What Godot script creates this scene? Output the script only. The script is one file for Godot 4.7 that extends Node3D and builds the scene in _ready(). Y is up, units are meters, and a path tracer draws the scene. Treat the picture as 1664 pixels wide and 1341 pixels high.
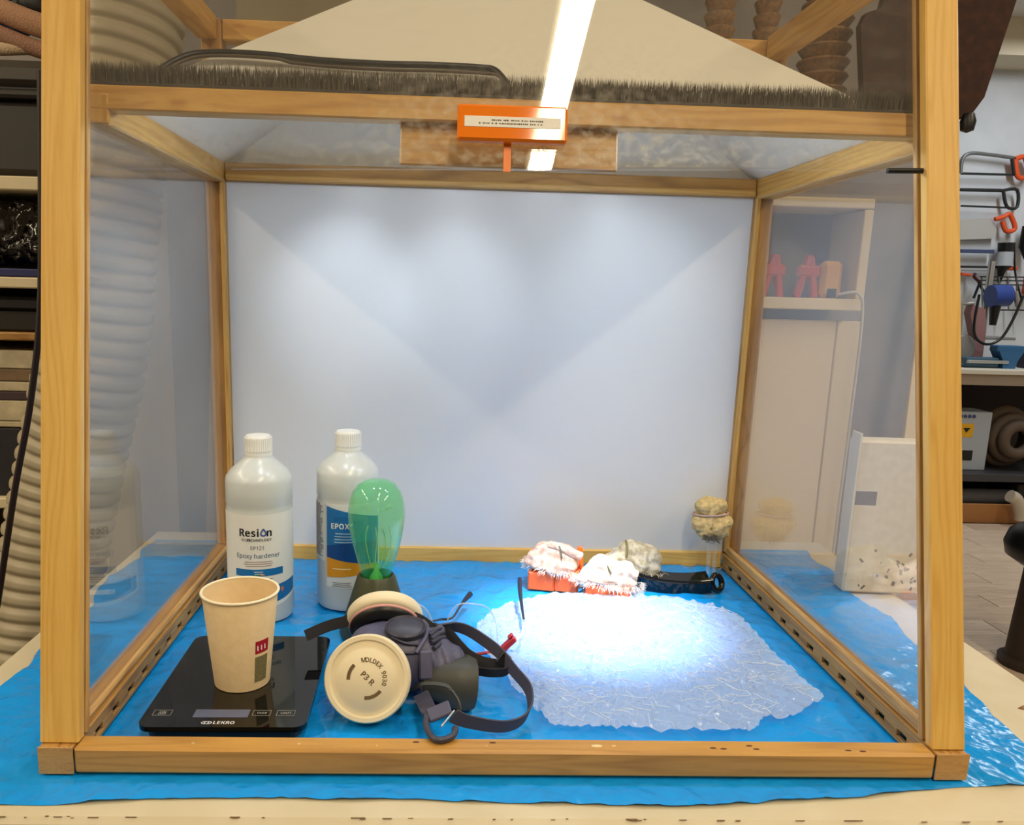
extends Node3D

# ---------------------------------------------------------------- geometry helper
class Geo:
	var v := PackedVector3Array()
	var n := PackedVector3Array()
	var uv := PackedVector2Array()

	func tri(a: Vector3, b: Vector3, c: Vector3, na: Vector3, nb: Vector3, nc: Vector3, ua := Vector2.ZERO, ub := Vector2.ZERO, uc := Vector2.ZERO) -> void:
		var g := (b - a).cross(c - a)
		if g.length_squared() < 1e-20:
			return
		if g.dot(na + nb + nc) > 0.0:
			v.append_array([a, c, b]); n.append_array([na, nc, nb]); uv.append_array([ua, uc, ub])
		else:
			v.append_array([a, b, c]); n.append_array([na, nb, nc]); uv.append_array([ua, ub, uc])

	func quad(a: Vector3, b: Vector3, c: Vector3, d: Vector3, nn: Vector3, u := [Vector2(0, 0), Vector2(1, 0), Vector2(1, 1), Vector2(0, 1)]) -> void:
		tri(a, b, c, nn, nn, nn, u[0], u[1], u[2])
		tri(a, c, d, nn, nn, nn, u[0], u[2], u[3])

	# chamfered box under any (also skewed) transform; uv in metres, v along the longest side
	func cbox(t: Transform3D, s: Vector3, bevel := 0.001) -> Geo:
		var h := s * 0.5
		var b := minf(bevel, minf(h.x, minf(h.y, h.z)) * 0.9)
		var nb := t.basis.inverse().transposed()
		var lens := [s.x * t.basis.x.length(), s.y * t.basis.y.length(), s.z * t.basis.z.length()]
		var long := 0
		for i in 3:
			if lens[i] > lens[long]: long = i
		var shift := t.origin.x * 1.7 + t.origin.y * 2.3 + t.origin.z * 3.1
		var corner := func(sx, sy, sz, ax) -> Vector3:
			var p := Vector3(sx * h.x, sy * h.y, sz * h.z)
			for k in 3:
				if k != ax: p[k] -= signf(p[k]) * b
			return p
		var put := func(pts: Array, nrm: Vector3) -> void:
			var dom := 0
			for k in 3:
				if absf(nrm[k]) > absf(nrm[dom]): dom = k
			var us := []
			var ps := []
			for p: Vector3 in pts:
				var q := Vector3(p.x / s.x * lens[0], p.y / s.y * lens[1], p.z / s.z * lens[2])
				var o := 0.0
				for k in 3:
					if k != long and k != dom: o = q[k]
				if dom == long:
					us.append(Vector2(q[(long + 1) % 3] + shift, q[(long + 2) % 3]))
				else:
					us.append(Vector2(o + shift + dom * 0.037, q[long] + shift * 1.3))
				ps.append(t * p)
			var m := (nb * nrm).normalized()
			for k in range(1, ps.size() - 1):
				tri(ps[0], ps[k], ps[k + 1], m, m, m, us[0], us[k], us[k + 1])
		for ax in 3:
			var e := (ax + 1) % 3
			var f := (ax + 2) % 3
			for sg in [-1, 1]:
				var pts := []
				for q in [[-1, -1], [1, -1], [1, 1], [-1, 1]]:
					var sn := [0, 0, 0]
					sn[ax] = sg; sn[e] = q[0]; sn[f] = q[1]
					pts.append(corner.call(sn[0], sn[1], sn[2], ax))
				var nn := Vector3.ZERO
				nn[ax] = sg
				put.call(pts, nn)
			for s1 in [-1, 1]:
				for s2 in [-1, 1]:
					var pts2 := []
					for q in [[e, -1], [e, 1], [f, 1], [f, -1]]:
						var sn := [0, 0, 0]
						sn[ax] = q[1]; sn[e] = s1; sn[f] = s2
						pts2.append(corner.call(sn[0], sn[1], sn[2], q[0]))
					var nn2 := Vector3.ZERO
					nn2[e] = s1 * 0.7071; nn2[f] = s2 * 0.7071
					put.call(pts2, nn2)
		for sx in [-1, 1]:
			for sy in [-1, 1]:
				for sz in [-1, 1]:
					put.call([corner.call(sx, sy, sz, 0), corner.call(sx, sy, sz, 1), corner.call(sx, sy, sz, 2)], Vector3(sx, sy, sz).normalized())
		return self

	func bar(c: Vector3, s: Vector3, bevel := 0.001, turn := Vector3.ZERO) -> Geo:
		return cbox(Transform3D(Basis.from_euler(turn), c), s, bevel)

	# a straight beam from a to b, w wide (roughly along side), d deep
	func beam(a: Vector3, b: Vector3, w: float, d: float, side := Vector3.RIGHT, bevel := 0.001) -> Geo:
		var y := (b - a).normalized()
		var z := side.cross(y).normalized()
		var x := y.cross(z).normalized()
		return cbox(Transform3D(Basis(x, y, z), (a + b) * 0.5), Vector3(w, a.distance_to(b), d), bevel)

	# profile of (radius, height), turned about the transform's y axis
	func lathe(prof: Array, seg := 32, t := Transform3D.IDENTITY, sweep := TAU, bump = null) -> Geo:
		var m := prof.size()
		var acc := 0.0
		var ns := []
		for i in m - 1:
			var d: Vector2 = prof[i + 1] - prof[i]
			ns.append(Vector2(d.y, -d.x).normalized() if d.length() > 1e-9 else Vector2.ZERO)
		for i in m - 1:
			var a: Vector2 = prof[i]
			var b: Vector2 = prof[i + 1]
			var na: Vector2 = ns[i]
			var nbb: Vector2 = ns[i]
			if i > 0 and ns[i - 1].dot(ns[i]) > 0.7: na = (ns[i - 1] + ns[i]).normalized()
			if i < m - 2 and ns[i + 1].dot(ns[i]) > 0.7: nbb = (ns[i + 1] + ns[i]).normalized()
			var nxt := acc + a.distance_to(b)
			for k in seg:
				var p := []
				for q in [[a, na, k, acc], [b, nbb, k, nxt], [b, nbb, k + 1, nxt], [a, na, k + 1, acc]]:
					var th: float = sweep * q[2] / seg
					var r: float = q[0].x
					if bump != null: r = bump.call(th, q[0])
					p.append([t * Vector3(r * sin(th), q[0].y, r * cos(th)), (t.basis * Vector3(q[1].x * sin(th), q[1].y, q[1].x * cos(th))).normalized(), Vector2(th / TAU, q[3])])
				tri(p[0][0], p[1][0], p[2][0], p[0][1], p[1][1], p[2][1], p[0][2], p[1][2], p[2][2])
				tri(p[0][0], p[2][0], p[3][0], p[0][1], p[2][1], p[3][1], p[0][2], p[2][2], p[3][2])
			acc = nxt
		return self

	func disc(t: Transform3D, r: float, seg := 24) -> Geo:
		return lathe([Vector2(r, 0), Vector2(0, 0)], seg, t)

	# round tube along points; radius is a number or one per point
	func tube(pts: Array, radius, seg := 8, caps := true) -> Geo:
		var up := Vector3.UP
		var rings := []
		for i in pts.size():
			var d: Vector3 = (pts[mini(i + 1, pts.size() - 1)] - pts[maxi(i - 1, 0)]).normalized()
			if absf(d.dot(up)) > 0.98: up = Vector3(1, 0, 0.1).normalized()
			var x := up.cross(d).normalized()
			var y := d.cross(x)
			up = y
			var r: float = radius[i] if radius is Array else radius
			var slope := 0.0
			if radius is Array:
				var i0 := maxi(i - 1, 0)
				var i1 := mini(i + 1, pts.size() - 1)
				slope = (radius[i1] - radius[i0]) / maxf(pts[i1].distance_to(pts[i0]), 1e-6)
			var ring := []
			for k in seg + 1:
				var dir := x * cos(TAU * k / seg) + y * sin(TAU * k / seg)
				ring.append([pts[i] + dir * r, (dir - d * slope).normalized()])
			rings.append(ring)
			if caps and (i == 0 or i == pts.size() - 1):
				var f := -d if i == 0 else d
				for k in seg:
					tri(pts[i], ring[k][0], ring[k + 1][0], f, f, f)
		var run := 0.0
		for i in pts.size() - 1:
			var nr: float = run + pts[i].distance_to(pts[i + 1])
			for k in seg:
				var a = rings[i][k]
				var b = rings[i][k + 1]
				var c = rings[i + 1][k + 1]
				var e = rings[i + 1][k]
				tri(a[0], b[0], c[0], a[1], b[1], c[1], Vector2(float(k) / seg, run), Vector2((k + 1.0) / seg, run), Vector2((k + 1.0) / seg, nr))
				tri(a[0], c[0], e[0], a[1], c[1], e[1], Vector2(float(k) / seg, run), Vector2((k + 1.0) / seg, nr), Vector2(float(k) / seg, nr))
			run = nr
		return self

	# flat strap: width direction(s) wd, width w, thickness th
	func strap(pts: Array, wd, w: float, th: float) -> Geo:
		var sec := []
		for i in pts.size():
			var d: Vector3 = (pts[mini(i + 1, pts.size() - 1)] - pts[maxi(i - 1, 0)]).normalized()
			var want: Vector3 = wd[0].lerp(wd[1], float(i) / (pts.size() - 1)) if wd is Array else wd
			var x := (want - d * want.dot(d)).normalized()
			var z := x.cross(d).normalized()
			sec.append([pts[i] - x * w / 2 - z * th / 2, pts[i] + x * w / 2 - z * th / 2, pts[i] + x * w / 2 + z * th / 2, pts[i] - x * w / 2 + z * th / 2, -z, x, z, -x, d])
		for i in pts.size() - 1:
			for k in 4:
				var a = sec[i]
				var b = sec[i + 1]
				var j := (k + 1) % 4
				tri(a[k], a[j], b[j], a[4 + k], a[4 + k], b[4 + k], Vector2(0, i * 0.2), Vector2(1, i * 0.2), Vector2(1, i * 0.2 + 0.2))
				tri(a[k], b[j], b[k], a[4 + k], b[4 + k], b[4 + k], Vector2(0, i * 0.2), Vector2(1, i * 0.2 + 0.2), Vector2(0, i * 0.2 + 0.2))
		for q in [[sec[0], -1.0], [sec[-1], 1.0]]:
			quad(q[0][0], q[0][1], q[0][2], q[0][3], q[0][8] * q[1])
		return self

	# polygon in the transform's xy plane, extruded along its z by depth (centred)
	func extrude(poly: Array, t: Transform3D, depth: float) -> Geo:
		var p := PackedVector2Array(poly)
		var nz := (t.basis * Vector3(0, 0, 1)).normalized()
		var ids := Geometry2D.triangulate_polygon(p)
		for i in range(0, ids.size(), 3):
			for s in [1.0, -1.0]:
				var q := []
				for k in 3:
					q.append(t * Vector3(p[ids[i + k]].x, p[ids[i + k]].y, s * depth * 0.5))
				tri(q[0], q[1], q[2], nz * s, nz * s, nz * s, p[ids[i]], p[ids[i + 1]], p[ids[i + 2]])
		var area := 0.0
		for i in p.size():
			area += p[i].cross(p[(i + 1) % p.size()])
		for i in p.size():
			var a := p[i]
			var b := p[(i + 1) % p.size()]
			var o := Vector2((b - a).y, -(b - a).x) * signf(area)
			var nn := (t.basis * Vector3(o.x, o.y, 0)).normalized()
			quad(t * Vector3(a.x, a.y, -depth * 0.5), t * Vector3(b.x, b.y, -depth * 0.5), t * Vector3(b.x, b.y, depth * 0.5), t * Vector3(a.x, a.y, depth * 0.5), nn, [a, b, b, a])
		return self

	# grid of points from at(u, w) with u, w in 0..1, smooth normals turned towards want
	func sheet(nu: int, nw: int, at: Callable, want := Vector3.UP, keep = null) -> Geo:
		var p := []
		for j in nw + 1:
			for i in nu + 1:
				p.append(at.call(float(i) / nu, float(j) / nw))
		var nn := []
		for j in nw + 1:
			for i in nu + 1:
				var du: Vector3 = p[j * (nu + 1) + mini(i + 1, nu)] - p[j * (nu + 1) + maxi(i - 1, 0)]
				var dw: Vector3 = p[mini(j + 1, nw) * (nu + 1) + i] - p[maxi(j - 1, 0) * (nu + 1) + i]
				var c := du.cross(dw).normalized()
				nn.append(c if want == Vector3.ZERO or c.dot(want) > 0 else -c)
		for j in nw:
			for i in nu:
				var a := j * (nu + 1) + i
				var b := a + 1
				var c := a + nu + 2
				var d := a + nu + 1
				if keep != null and not keep.call((i + 0.5) / nu, (j + 0.5) / nw): continue
				var ua := Vector2(float(i) / nu, float(j) / nw)
				var uc := Vector2((i + 1.0) / nu, (j + 1.0) / nw)
				tri(p[a], p[b], p[c], nn[a], nn[b], nn[c], ua, Vector2(uc.x, ua.y), uc)
				tri(p[a], p[c], p[d], nn[a], nn[c], nn[d], ua, uc, Vector2(ua.x, uc.y))
		return self

	# surface nets of a distance field
	func nets(box: AABB, cell: float, f: Callable) -> Geo:
		var nx := int(ceil(box.size.x / cell)) + 1
		var ny := int(ceil(box.size.y / cell)) + 1
		var nz := int(ceil(box.size.z / cell)) + 1
		var g := PackedFloat32Array()
		g.resize(nx * ny * nz)
		for k in nz:
			for j in ny:
				for i in nx:
					g[(k * ny + j) * nx + i] = f.call(box.position + Vector3(i, j, k) * cell)
		var at := {}
		var nor := {}
		var step := [1, nx, nx * ny]
		for k in nz - 1:
			for j in ny - 1:
				for i in nx - 1:
					var o := (k * ny + j) * nx + i
					var inside := 0
					for c in 8:
						if g[o + (c & 1) + ((c >> 1) & 1) * nx + (c >> 2) * nx * ny] < 0.0: inside += 1
					if inside == 0 or inside == 8: continue
					var sum := Vector3.ZERO
					var cnt := 0
					for c in 8:
						for ax in 3:
							if (c >> ax) & 1: continue
							var oa: int = o + (c & 1) + ((c >> 1) & 1) * nx + (c >> 2) * nx * ny
							var ob: int = oa + step[ax]
							if (g[oa] < 0.0) != (g[ob] < 0.0):
								var q := Vector3(c & 1, (c >> 1) & 1, c >> 2)
								q[ax] += g[oa] / (g[oa] - g[ob])
								sum += q
								cnt += 1
					at[o] = box.position + (Vector3(i, j, k) + sum / cnt) * cell
					nor[o] = Vector3(g[o + 1] - g[o] + g[o + 1 + nx] - g[o + nx] + g[o + 1 + nx * ny] - g[o + nx * ny], g[o + nx] - g[o] + g[o + 1 + nx] - g[o + 1] + g[o + nx + nx * ny] - g[o + nx * ny], g[o + nx * ny] - g[o] + g[o + 1 + nx * ny] - g[o + 1] + g[o + nx + nx * ny] - g[o + nx]).normalized()
		for k in range(1, nz - 1):
			for j in range(1, ny - 1):
				for i in range(1, nx - 1):
					var o := (k * ny + j) * nx + i
					for ax in 3:
						var ob: int = o + step[ax]
						if (g[o] < 0.0) == (g[ob] < 0.0): continue
						var e: int = step[(ax + 1) % 3]
						var h: int = step[(ax + 2) % 3]
						var q := [o, o - e, o - e - h, o - h]
						if at.has(q[0]) and at.has(q[1]) and at.has(q[2]) and at.has(q[3]):
							tri(at[q[0]], at[q[1]], at[q[2]], nor[q[0]], nor[q[1]], nor[q[2]])
							tri(at[q[0]], at[q[2]], at[q[3]], nor[q[0]], nor[q[2]], nor[q[3]])
		return self

	func moved(t: Transform3D) -> Geo:
		for i in v.size():
			v[i] = t * v[i]
			n[i] = (t.basis * n[i]).normalized()
		return self

	func mesh(m: Material) -> ArrayMesh:
		var a := []
		a.resize(Mesh.ARRAY_MAX)
		a[Mesh.ARRAY_VERTEX] = v
		a[Mesh.ARRAY_NORMAL] = n
		a[Mesh.ARRAY_TEX_UV] = uv
		var r := ArrayMesh.new()
		r.add_surface_from_arrays(Mesh.PRIMITIVE_TRIANGLES, a)
		r.surface_set_material(0, m)
		return r

# ---------------------------------------------------------------- scene helpers
var M := {}
var noise := FastNoiseLite.new()
var rng := RandomNumberGenerator.new()

func V(x: float, y: float, z: float) -> Vector3:
	return Vector3(x, y, z)

func part(parent: Node, called: String, g: Geo, m: Material, label := "") -> MeshInstance3D:
	var o := MeshInstance3D.new()
	o.name = called
	o.mesh = g.mesh(m)
	if label: o.set_meta("label", label)
	parent.add_child(o, true)
	return o

var counts := {}

func numbered(called: String) -> String:
	counts[called] = counts.get(called, -1) + 1
	return called if counts[called] == 0 else "%s_%03d" % [called, counts[called]]

func thing(called: String, label: String, category: String, at := Vector3.ZERO, turn := 0.0, group := "") -> Node3D:
	var o := Node3D.new()
	o.name = numbered(called)
	o.position = at
	o.rotation.y = turn
	o.set_meta("label", label)
	o.set_meta("category", category)
	if group: o.set_meta("group", group)
	add_child(o)
	return o

func single(called: String, g: Geo, m: Material, label: String, category: String, group := "") -> MeshInstance3D:
	var o := part(self, numbered(called), g, m, label)
	o.set_meta("category", category)
	if group: o.set_meta("group", group)
	return o

func struct(called: String, g: Geo, m: Material, label: String, category := "structure") -> MeshInstance3D:
	var o := part(self, called, g, m, label)
	o.set_meta("kind", "structure")
	o.set_meta("category", category)
	return o

func stuff(parent: Node, called: String, g: Geo, m: Material) -> MeshInstance3D:
	var o := part(parent, called, g, m)
	o.set_meta("kind", "stuff")
	return o

func mat(c: Color, rough := 0.6, metal := 0.0) -> StandardMaterial3D:
	var m := StandardMaterial3D.new()
	m.albedo_color = c
	m.roughness = rough
	m.metallic = metal
	return m

func clear(c: Color, rough := 0.02) -> StandardMaterial3D:
	var m := mat(c, rough)
	m.transparency = BaseMaterial3D.TRANSPARENCY_ALPHA
	m.cull_mode = BaseMaterial3D.CULL_DISABLED
	return m

func glow(c: Color, energy: float) -> StandardMaterial3D:
	var m := mat(c, 0.5)
	m.emission_enabled = true
	m.emission = c
	m.emission_energy_multiplier = energy
	return m

func rgb(r: int, g: int, b: int) -> Color:
	return Color8(r, g, b)

# albedo that wanders between two colours, mapped in the world
func mottled(a: Color, b: Color, size: float, rough := 0.6, sharp := 0.0, seedn := 1) -> StandardMaterial3D:
	var m := mat(Color.WHITE, rough)
	var t := NoiseTexture2D.new()
	t.width = 256; t.height = 256; t.seamless = true
	var f := FastNoiseLite.new()
	f.seed = seedn
	f.frequency = 0.02
	f.fractal_octaves = 5
	t.noise = f
	var r := Gradient.new()
	r.set_color(0, a); r.set_color(1, b)
	r.set_offset(0, 0.25 + sharp); r.set_offset(1, 0.75 - sharp)
	t.color_ramp = r
	m.albedo_texture = t
	m.uv1_triplanar = true
	m.uv1_world_triplanar = true
	m.uv1_scale = Vector3.ONE / size
	return m

func wood(light: Color, dark: Color, seedn: int, rough := 0.5, grain := 1.0, knots := 0) -> StandardMaterial3D:
	var w := 128
	var h := 512
	var im := Image.create(w, h, false, Image.FORMAT_RGB8)
	var f := FastNoiseLite.new()
	f.seed = seedn; f.frequency = 0.012; f.fractal_octaves = 3
	var fine := FastNoiseLite.new()
	fine.seed = seedn + 9; fine.frequency = 0.35
	var kn := []
	rng.seed = seedn
	for k in knots: kn.append(Vector2(rng.randf() * w, rng.randf() * h))
	for y0 in h:
		for x in w:
			var y := absf(y0 - h / 2.0) * 2.0    # mirrored, so that the grain runs on without a seam
			var px := absf(x - w / 2.0) * 2.0
			var ring := 0.0
			for c: Vector2 in kn:
				var d := Vector2(px - c.x, (y - c.y) * 0.45).length()
				px += 16.0 * exp(-d * d / 220.0) * signf(px - c.x)
				ring = maxf(ring, exp(-d * d / 16.0))
			var s := f.get_noise_2d(px * 1.0, y * 0.09)
			var rings := 0.5 + 0.5 * sin((px * 0.42 + s * 26.0) * grain)
			var t := 0.18 + 0.42 * pow(rings, 3.0) + 0.22 * fine.get_noise_2d(px * 2.0, y * 0.05) + 0.25 * f.get_noise_2d(px * 0.4 + 300, y * 0.25)
			im.set_pixel(x, y0, light.lerp(dark, clampf(t + ring * 0.9, 0.0, 1.0)))
	var m := mat(Color.WHITE, rough)
	m.albedo_texture = ImageTexture.create_from_image(im)
	m.uv1_scale = Vector3(1 / 0.15, 1 / 0.84, 1)
	return m

func relief(m: StandardMaterial3D, size: float, depth: float, freq: float, ridged := false, seedn := 3, stretch := Vector3.ONE) -> StandardMaterial3D:
	var t := NoiseTexture2D.new()
	t.width = 512; t.height = 512; t.seamless = true
	var f := FastNoiseLite.new()
	f.seed = seedn
	f.frequency = freq
	f.fractal_octaves = 4
	if ridged: f.fractal_type = FastNoiseLite.FRACTAL_RIDGED
	t.noise = f
	m.heightmap_enabled = true
	m.heightmap_texture = t
	m.heightmap_scale = depth
	m.uv1_triplanar = true
	m.uv1_world_triplanar = true
	m.uv1_scale = stretch / size
	return m

func spline(p: Array, steps := 8, closed := false) -> Array:
	var out := []
	var c := p.size()
	for i in (c if closed else c - 1):
		var a: Vector3 = p[(i - 1 + c) % c] if closed or i > 0 else p[0]
		var b: Vector3 = p[i]
		var d: Vector3 = p[(i + 1) % c]
		var e: Vector3 = p[(i + 2) % c] if closed or i + 2 < c else p[c - 1]
		for s in steps:
			out.append(b.cubic_interpolate(d, a, e, float(s) / steps))
	out.append(p[0] if closed else p[c - 1])
	return out

# flat lettering in the xy plane, each vertex sent through place(Vector2) -> Vector3
func letters(text: String, high: float, place: Callable, facing: Callable, bold := false) -> Geo:
	var t := TextMesh.new()
	var f := SystemFont.new()
	f.font_names = PackedStringArray(["Droid Sans"])
	f.font_weight = 700 if bold else 400
	t.font = f
	t.text = text
	t.font_size = 40
	t.pixel_size = high / 30.0
	t.depth = 0.0
	t.curve_step = 2.0
	var g := Geo.new()
	var a := t.get_mesh_arrays()
	var vs: PackedVector3Array = a[Mesh.ARRAY_VERTEX]
	var ix = a[Mesh.ARRAY_INDEX]
	if ix == null or ix.is_empty(): ix = range(vs.size())
	for i in range(0, ix.size() - 2, 3):
		var q := []
		for k in 3:
			var p: Vector3 = vs[ix[i + k]]
			q.append(Vector2(p.x, p.y))
		g.tri(place.call(q[0]), place.call(q[1]), place.call(q[2]), facing.call(q[0]), facing.call(q[1]), facing.call(q[2]))
	return g

func flat_letters(text: String, high: float, t: Transform3D, bold := false) -> Geo:
	var nn := t.basis.z.normalized()
	return letters(text, high, func(p): return t * Vector3(p.x, p.y, 0), func(_p): return nn, bold)

# lettering and patches on an upright round bottle: x runs round it from angle a0
func round_letters(text: String, high: float, r: float, a0: float, y: float, bold := false) -> Geo:
	return letters(text, high, func(p): return V(r * sin(a0 + p.x / r), y + p.y, r * cos(a0 + p.x / r)), func(p): return V(sin(a0 + p.x / r), 0, cos(a0 + p.x / r)), bold)

func round_patch(r: float, a0: float, a1: float, low: Callable, high: Callable, seg := 24) -> Geo:
	return Geo.new().sheet(seg, 1, func(u, w):
		var a: float = lerpf(a0, a1, u)
		return V(r * sin(a), lerpf(low.call(u), high.call(u), w), r * cos(a)), V(sin((a0 + a1) / 2), 0, cos((a0 + a1) / 2)))

func flat(y: float) -> Callable:
	return func(_u): return y

func smin(a: float, b: float, k: float) -> float:
	var h := clampf(0.5 + 0.5 * (b - a) / k, 0.0, 1.0)
	return lerpf(b, a, h) - k * h * (1.0 - h)

func capsule(p: Vector3, a: Vector3, b: Vector3, ra: float, rb: float) -> float:
	var t := clampf((p - a).dot(b - a) / maxf((b - a).length_squared(), 1e-9), 0.0, 1.0)
	return p.distance_to(a.lerp(b, t)) - lerpf(ra, rb, t)

func aim(at: Vector3, y_axis: Vector3, hint := Vector3.UP) -> Transform3D:
	var y := y_axis.normalized()
	var x := hint.cross(y)
	if x.length() < 0.05: x = Vector3.RIGHT.cross(y)
	x = x.normalized()
	return Transform3D(Basis(x, y, x.cross(y).normalized()), at)

# ---------------------------------------------------------------- the place
const TILT := 0.2078        # the hood's front leans back by this much per metre of height
const LEAN_L := -0.0268     # the front posts also lean a little sideways
const LEAN_R := -0.0212

func strip_light(x: float, z0: float, z1: float, energy: float, label: String, tone := Color(1.0, 0.92, 0.785)) -> void:
	var o := thing("ceiling_light", label, "ceiling light", V(x, 1.68, (z0 + z1) / 2), 0.0, "")
	var l := z1 - z0
	part(o, "housing", Geo.new().bar(V(0, -0.012, 0), V(0.11, 0.05, l + 0.04), 0.006), M.white_metal)
	part(o, "diffuser", Geo.new().bar(V(0, -0.045, 0), V(0.085, 0.016, l), 0.005), glow(Color(1.0, 0.93, 0.78), 6.0))
	var a := AreaLight3D.new()
	a.name = "tube_light"
	a.light_color = tone
	a.light_energy = energy
	a.area_size = Vector2(0.08, l)
	a.area_normalize_energy = true
	a.area_range = 12.0
	a.shadow_enabled = true
	a.rotation_degrees.x = -90
	a.position = V(0, -0.056, 0)
	o.add_child(a)

func _ready() -> void:
	# --- camera
	var cam := Camera3D.new()
	cam.name = "camera"
	cam.projection = Camera3D.PROJECTION_FRUSTUM
	cam.near = 0.05
	cam.far = 50.0
	var focal := 1310.2957
	cam.size = 1341.0 / focal * cam.near
	cam.frustum_offset = Vector2((832.0 - 757.18) / focal, (723.5 - 670.5) / focal) * cam.near
	cam.transform = Transform3D(Basis.from_euler(Vector3(deg_to_rad(-10.8628), deg_to_rad(-2.0225), deg_to_rad(1.5848)), EULER_ORDER_YXZ), V(-0.0627, 0.3718, 0.5632))
	add_child(cam)
	cam.current = true
	# --- environment and exposure
	var env := Environment.new()
	env.background_mode = Environment.BG_COLOR
	env.background_color = Color(0.02, 0.02, 0.02)
	env.ambient_light_source = Environment.AMBIENT_SOURCE_DISABLED
	env.tonemap_mode = Environment.TONE_MAPPER_LINEAR
	env.tonemap_exposure = 1.0
	env.sdfgi_enabled = true
	env.ssao_enabled = true
	env.ssil_enabled = true
	var we := WorldEnvironment.new()
	we.name = "environment"
	we.environment = env
	add_child(we)
	materials()
	# --- the room's own lights
	strip_light(0.262, 0.55, 2.15, 2.3, "ceiling strip light above the front of the work table")
	strip_light(-1.80, -0.7, 1.9, 3.7, "ceiling strip light on the side of the storage shelf")
	strip_light(1.70, -0.7, 1.9, 3.5, "ceiling strip light on the side of the work bench")
	strip_light(2.75, -3.2, -1.9, 2.0, "ceiling strip light over the tool bench", Color(0.94, 0.97, 1.0))
	room()
	table()
	hood()
	lamps()
	contents()
	shelf_side()
	back_side()
	bench_side()

func materials() -> void:
	M.white_metal = mat(rgb(228, 226, 220), 0.4)
	M.pine = wood(rgb(230, 190, 106), rgb(206, 156, 72), 4, 0.42, 0.8, 1)
	M.pine2 = wood(rgb(216, 172, 96), rgb(174, 124, 56), 17, 0.42, 0.7, 3)
	M.pine_old = wood(rgb(196, 150, 80), rgb(138, 96, 44), 31, 0.5, 0.6, 3)
	M.rail = wood(rgb(200, 152, 76), rgb(158, 112, 48), 23, 0.42, 0.7, 3)
	M.endgrain = wood(rgb(200, 158, 98), rgb(150, 110, 60), 44, 0.7, 1.5, 0)
	M.endgrain.uv1_scale = Vector3(60, 10, 1)
	M.bead = wood(rgb(206, 168, 108), rgb(150, 108, 58), 52, 0.5, 0.8, 0)
	M.slot = wood(rgb(186, 148, 88), rgb(122, 84, 42), 61, 0.6, 1.0, 1)
	M.glass = clear(Color(0.66, 0.72, 0.78, 0.075), 0.0)
	M.sash = clear(Color(0.8, 0.8, 0.78, 0.02), 0.0)
	M.white_board = mat(rgb(226, 229, 232), 0.3)
	M.hood_board = mat(rgb(226, 222, 208), 0.45)
	M.table = mottled(rgb(210, 199, 172), rgb(202, 190, 160), 0.6, 0.5)
	M.blue = relief(mat(rgb(20, 150, 236), 0.2), 0.5, 0.4, 0.009, true, 5)
	M.film = clear(Color(0.86, 0.90, 0.96, 0.36), 0.1)
	M.orange = mat(rgb(243, 128, 22), 0.4)
	M.orange_pad = mat(rgb(244, 100, 26), 0.4)
	M.orange_gloss = mat(rgb(243, 128, 22), 0.06)
	M.black = mat(rgb(16, 16, 17), 0.4)
	M.gloss_black = mat(rgb(9, 9, 10), 0.04)
	M.rubber = mat(rgb(58, 58, 74), 0.4)
	M.rubber_light = mat(rgb(80, 80, 106), 0.45)
	M.skirt = mat(rgb(62, 63, 58), 0.5)
	M.webbing = relief(mat(rgb(34, 32, 36), 0.75), 0.01, 0.02, 0.05)
	M.webbing2 = relief(mat(rgb(70, 68, 84), 0.75), 0.01, 0.02, 0.05)
	M.cream = mat(rgb(232, 218, 182), 0.6)
	M.ink = mat(rgb(20, 20, 22), 0.6)
	M.ink_brown = mat(rgb(104, 84, 52), 0.7)
	M.white_plastic = mat(rgb(236, 236, 230), 0.35)
	M.paper = mat(rgb(238, 237, 230), 0.55)
	M.label_blue = mat(rgb(20, 112, 178), 0.45)
	M.label_deep = mat(rgb(10, 72, 140), 0.45)
	M.label_gold = mat(rgb(226, 154, 22), 0.45)
	M.red = mat(rgb(170, 22, 34), 0.4)
	M.steel = mat(rgb(190, 190, 188), 0.35, 0.9)
	M.grey_wall = mottled(rgb(150, 143, 138), rgb(134, 128, 124), 1.4, 0.8)
	M.white_wall = mottled(rgb(228, 228, 226), rgb(218, 218, 216), 1.7, 0.8)

func wall(called: String, lo: Vector3, hi: Vector3, m: Material, label: String) -> void:
	struct(called, Geo.new().bar((lo + hi) / 2, hi - lo, 0.0), m, label, called.get_slice("_", 0))

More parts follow.
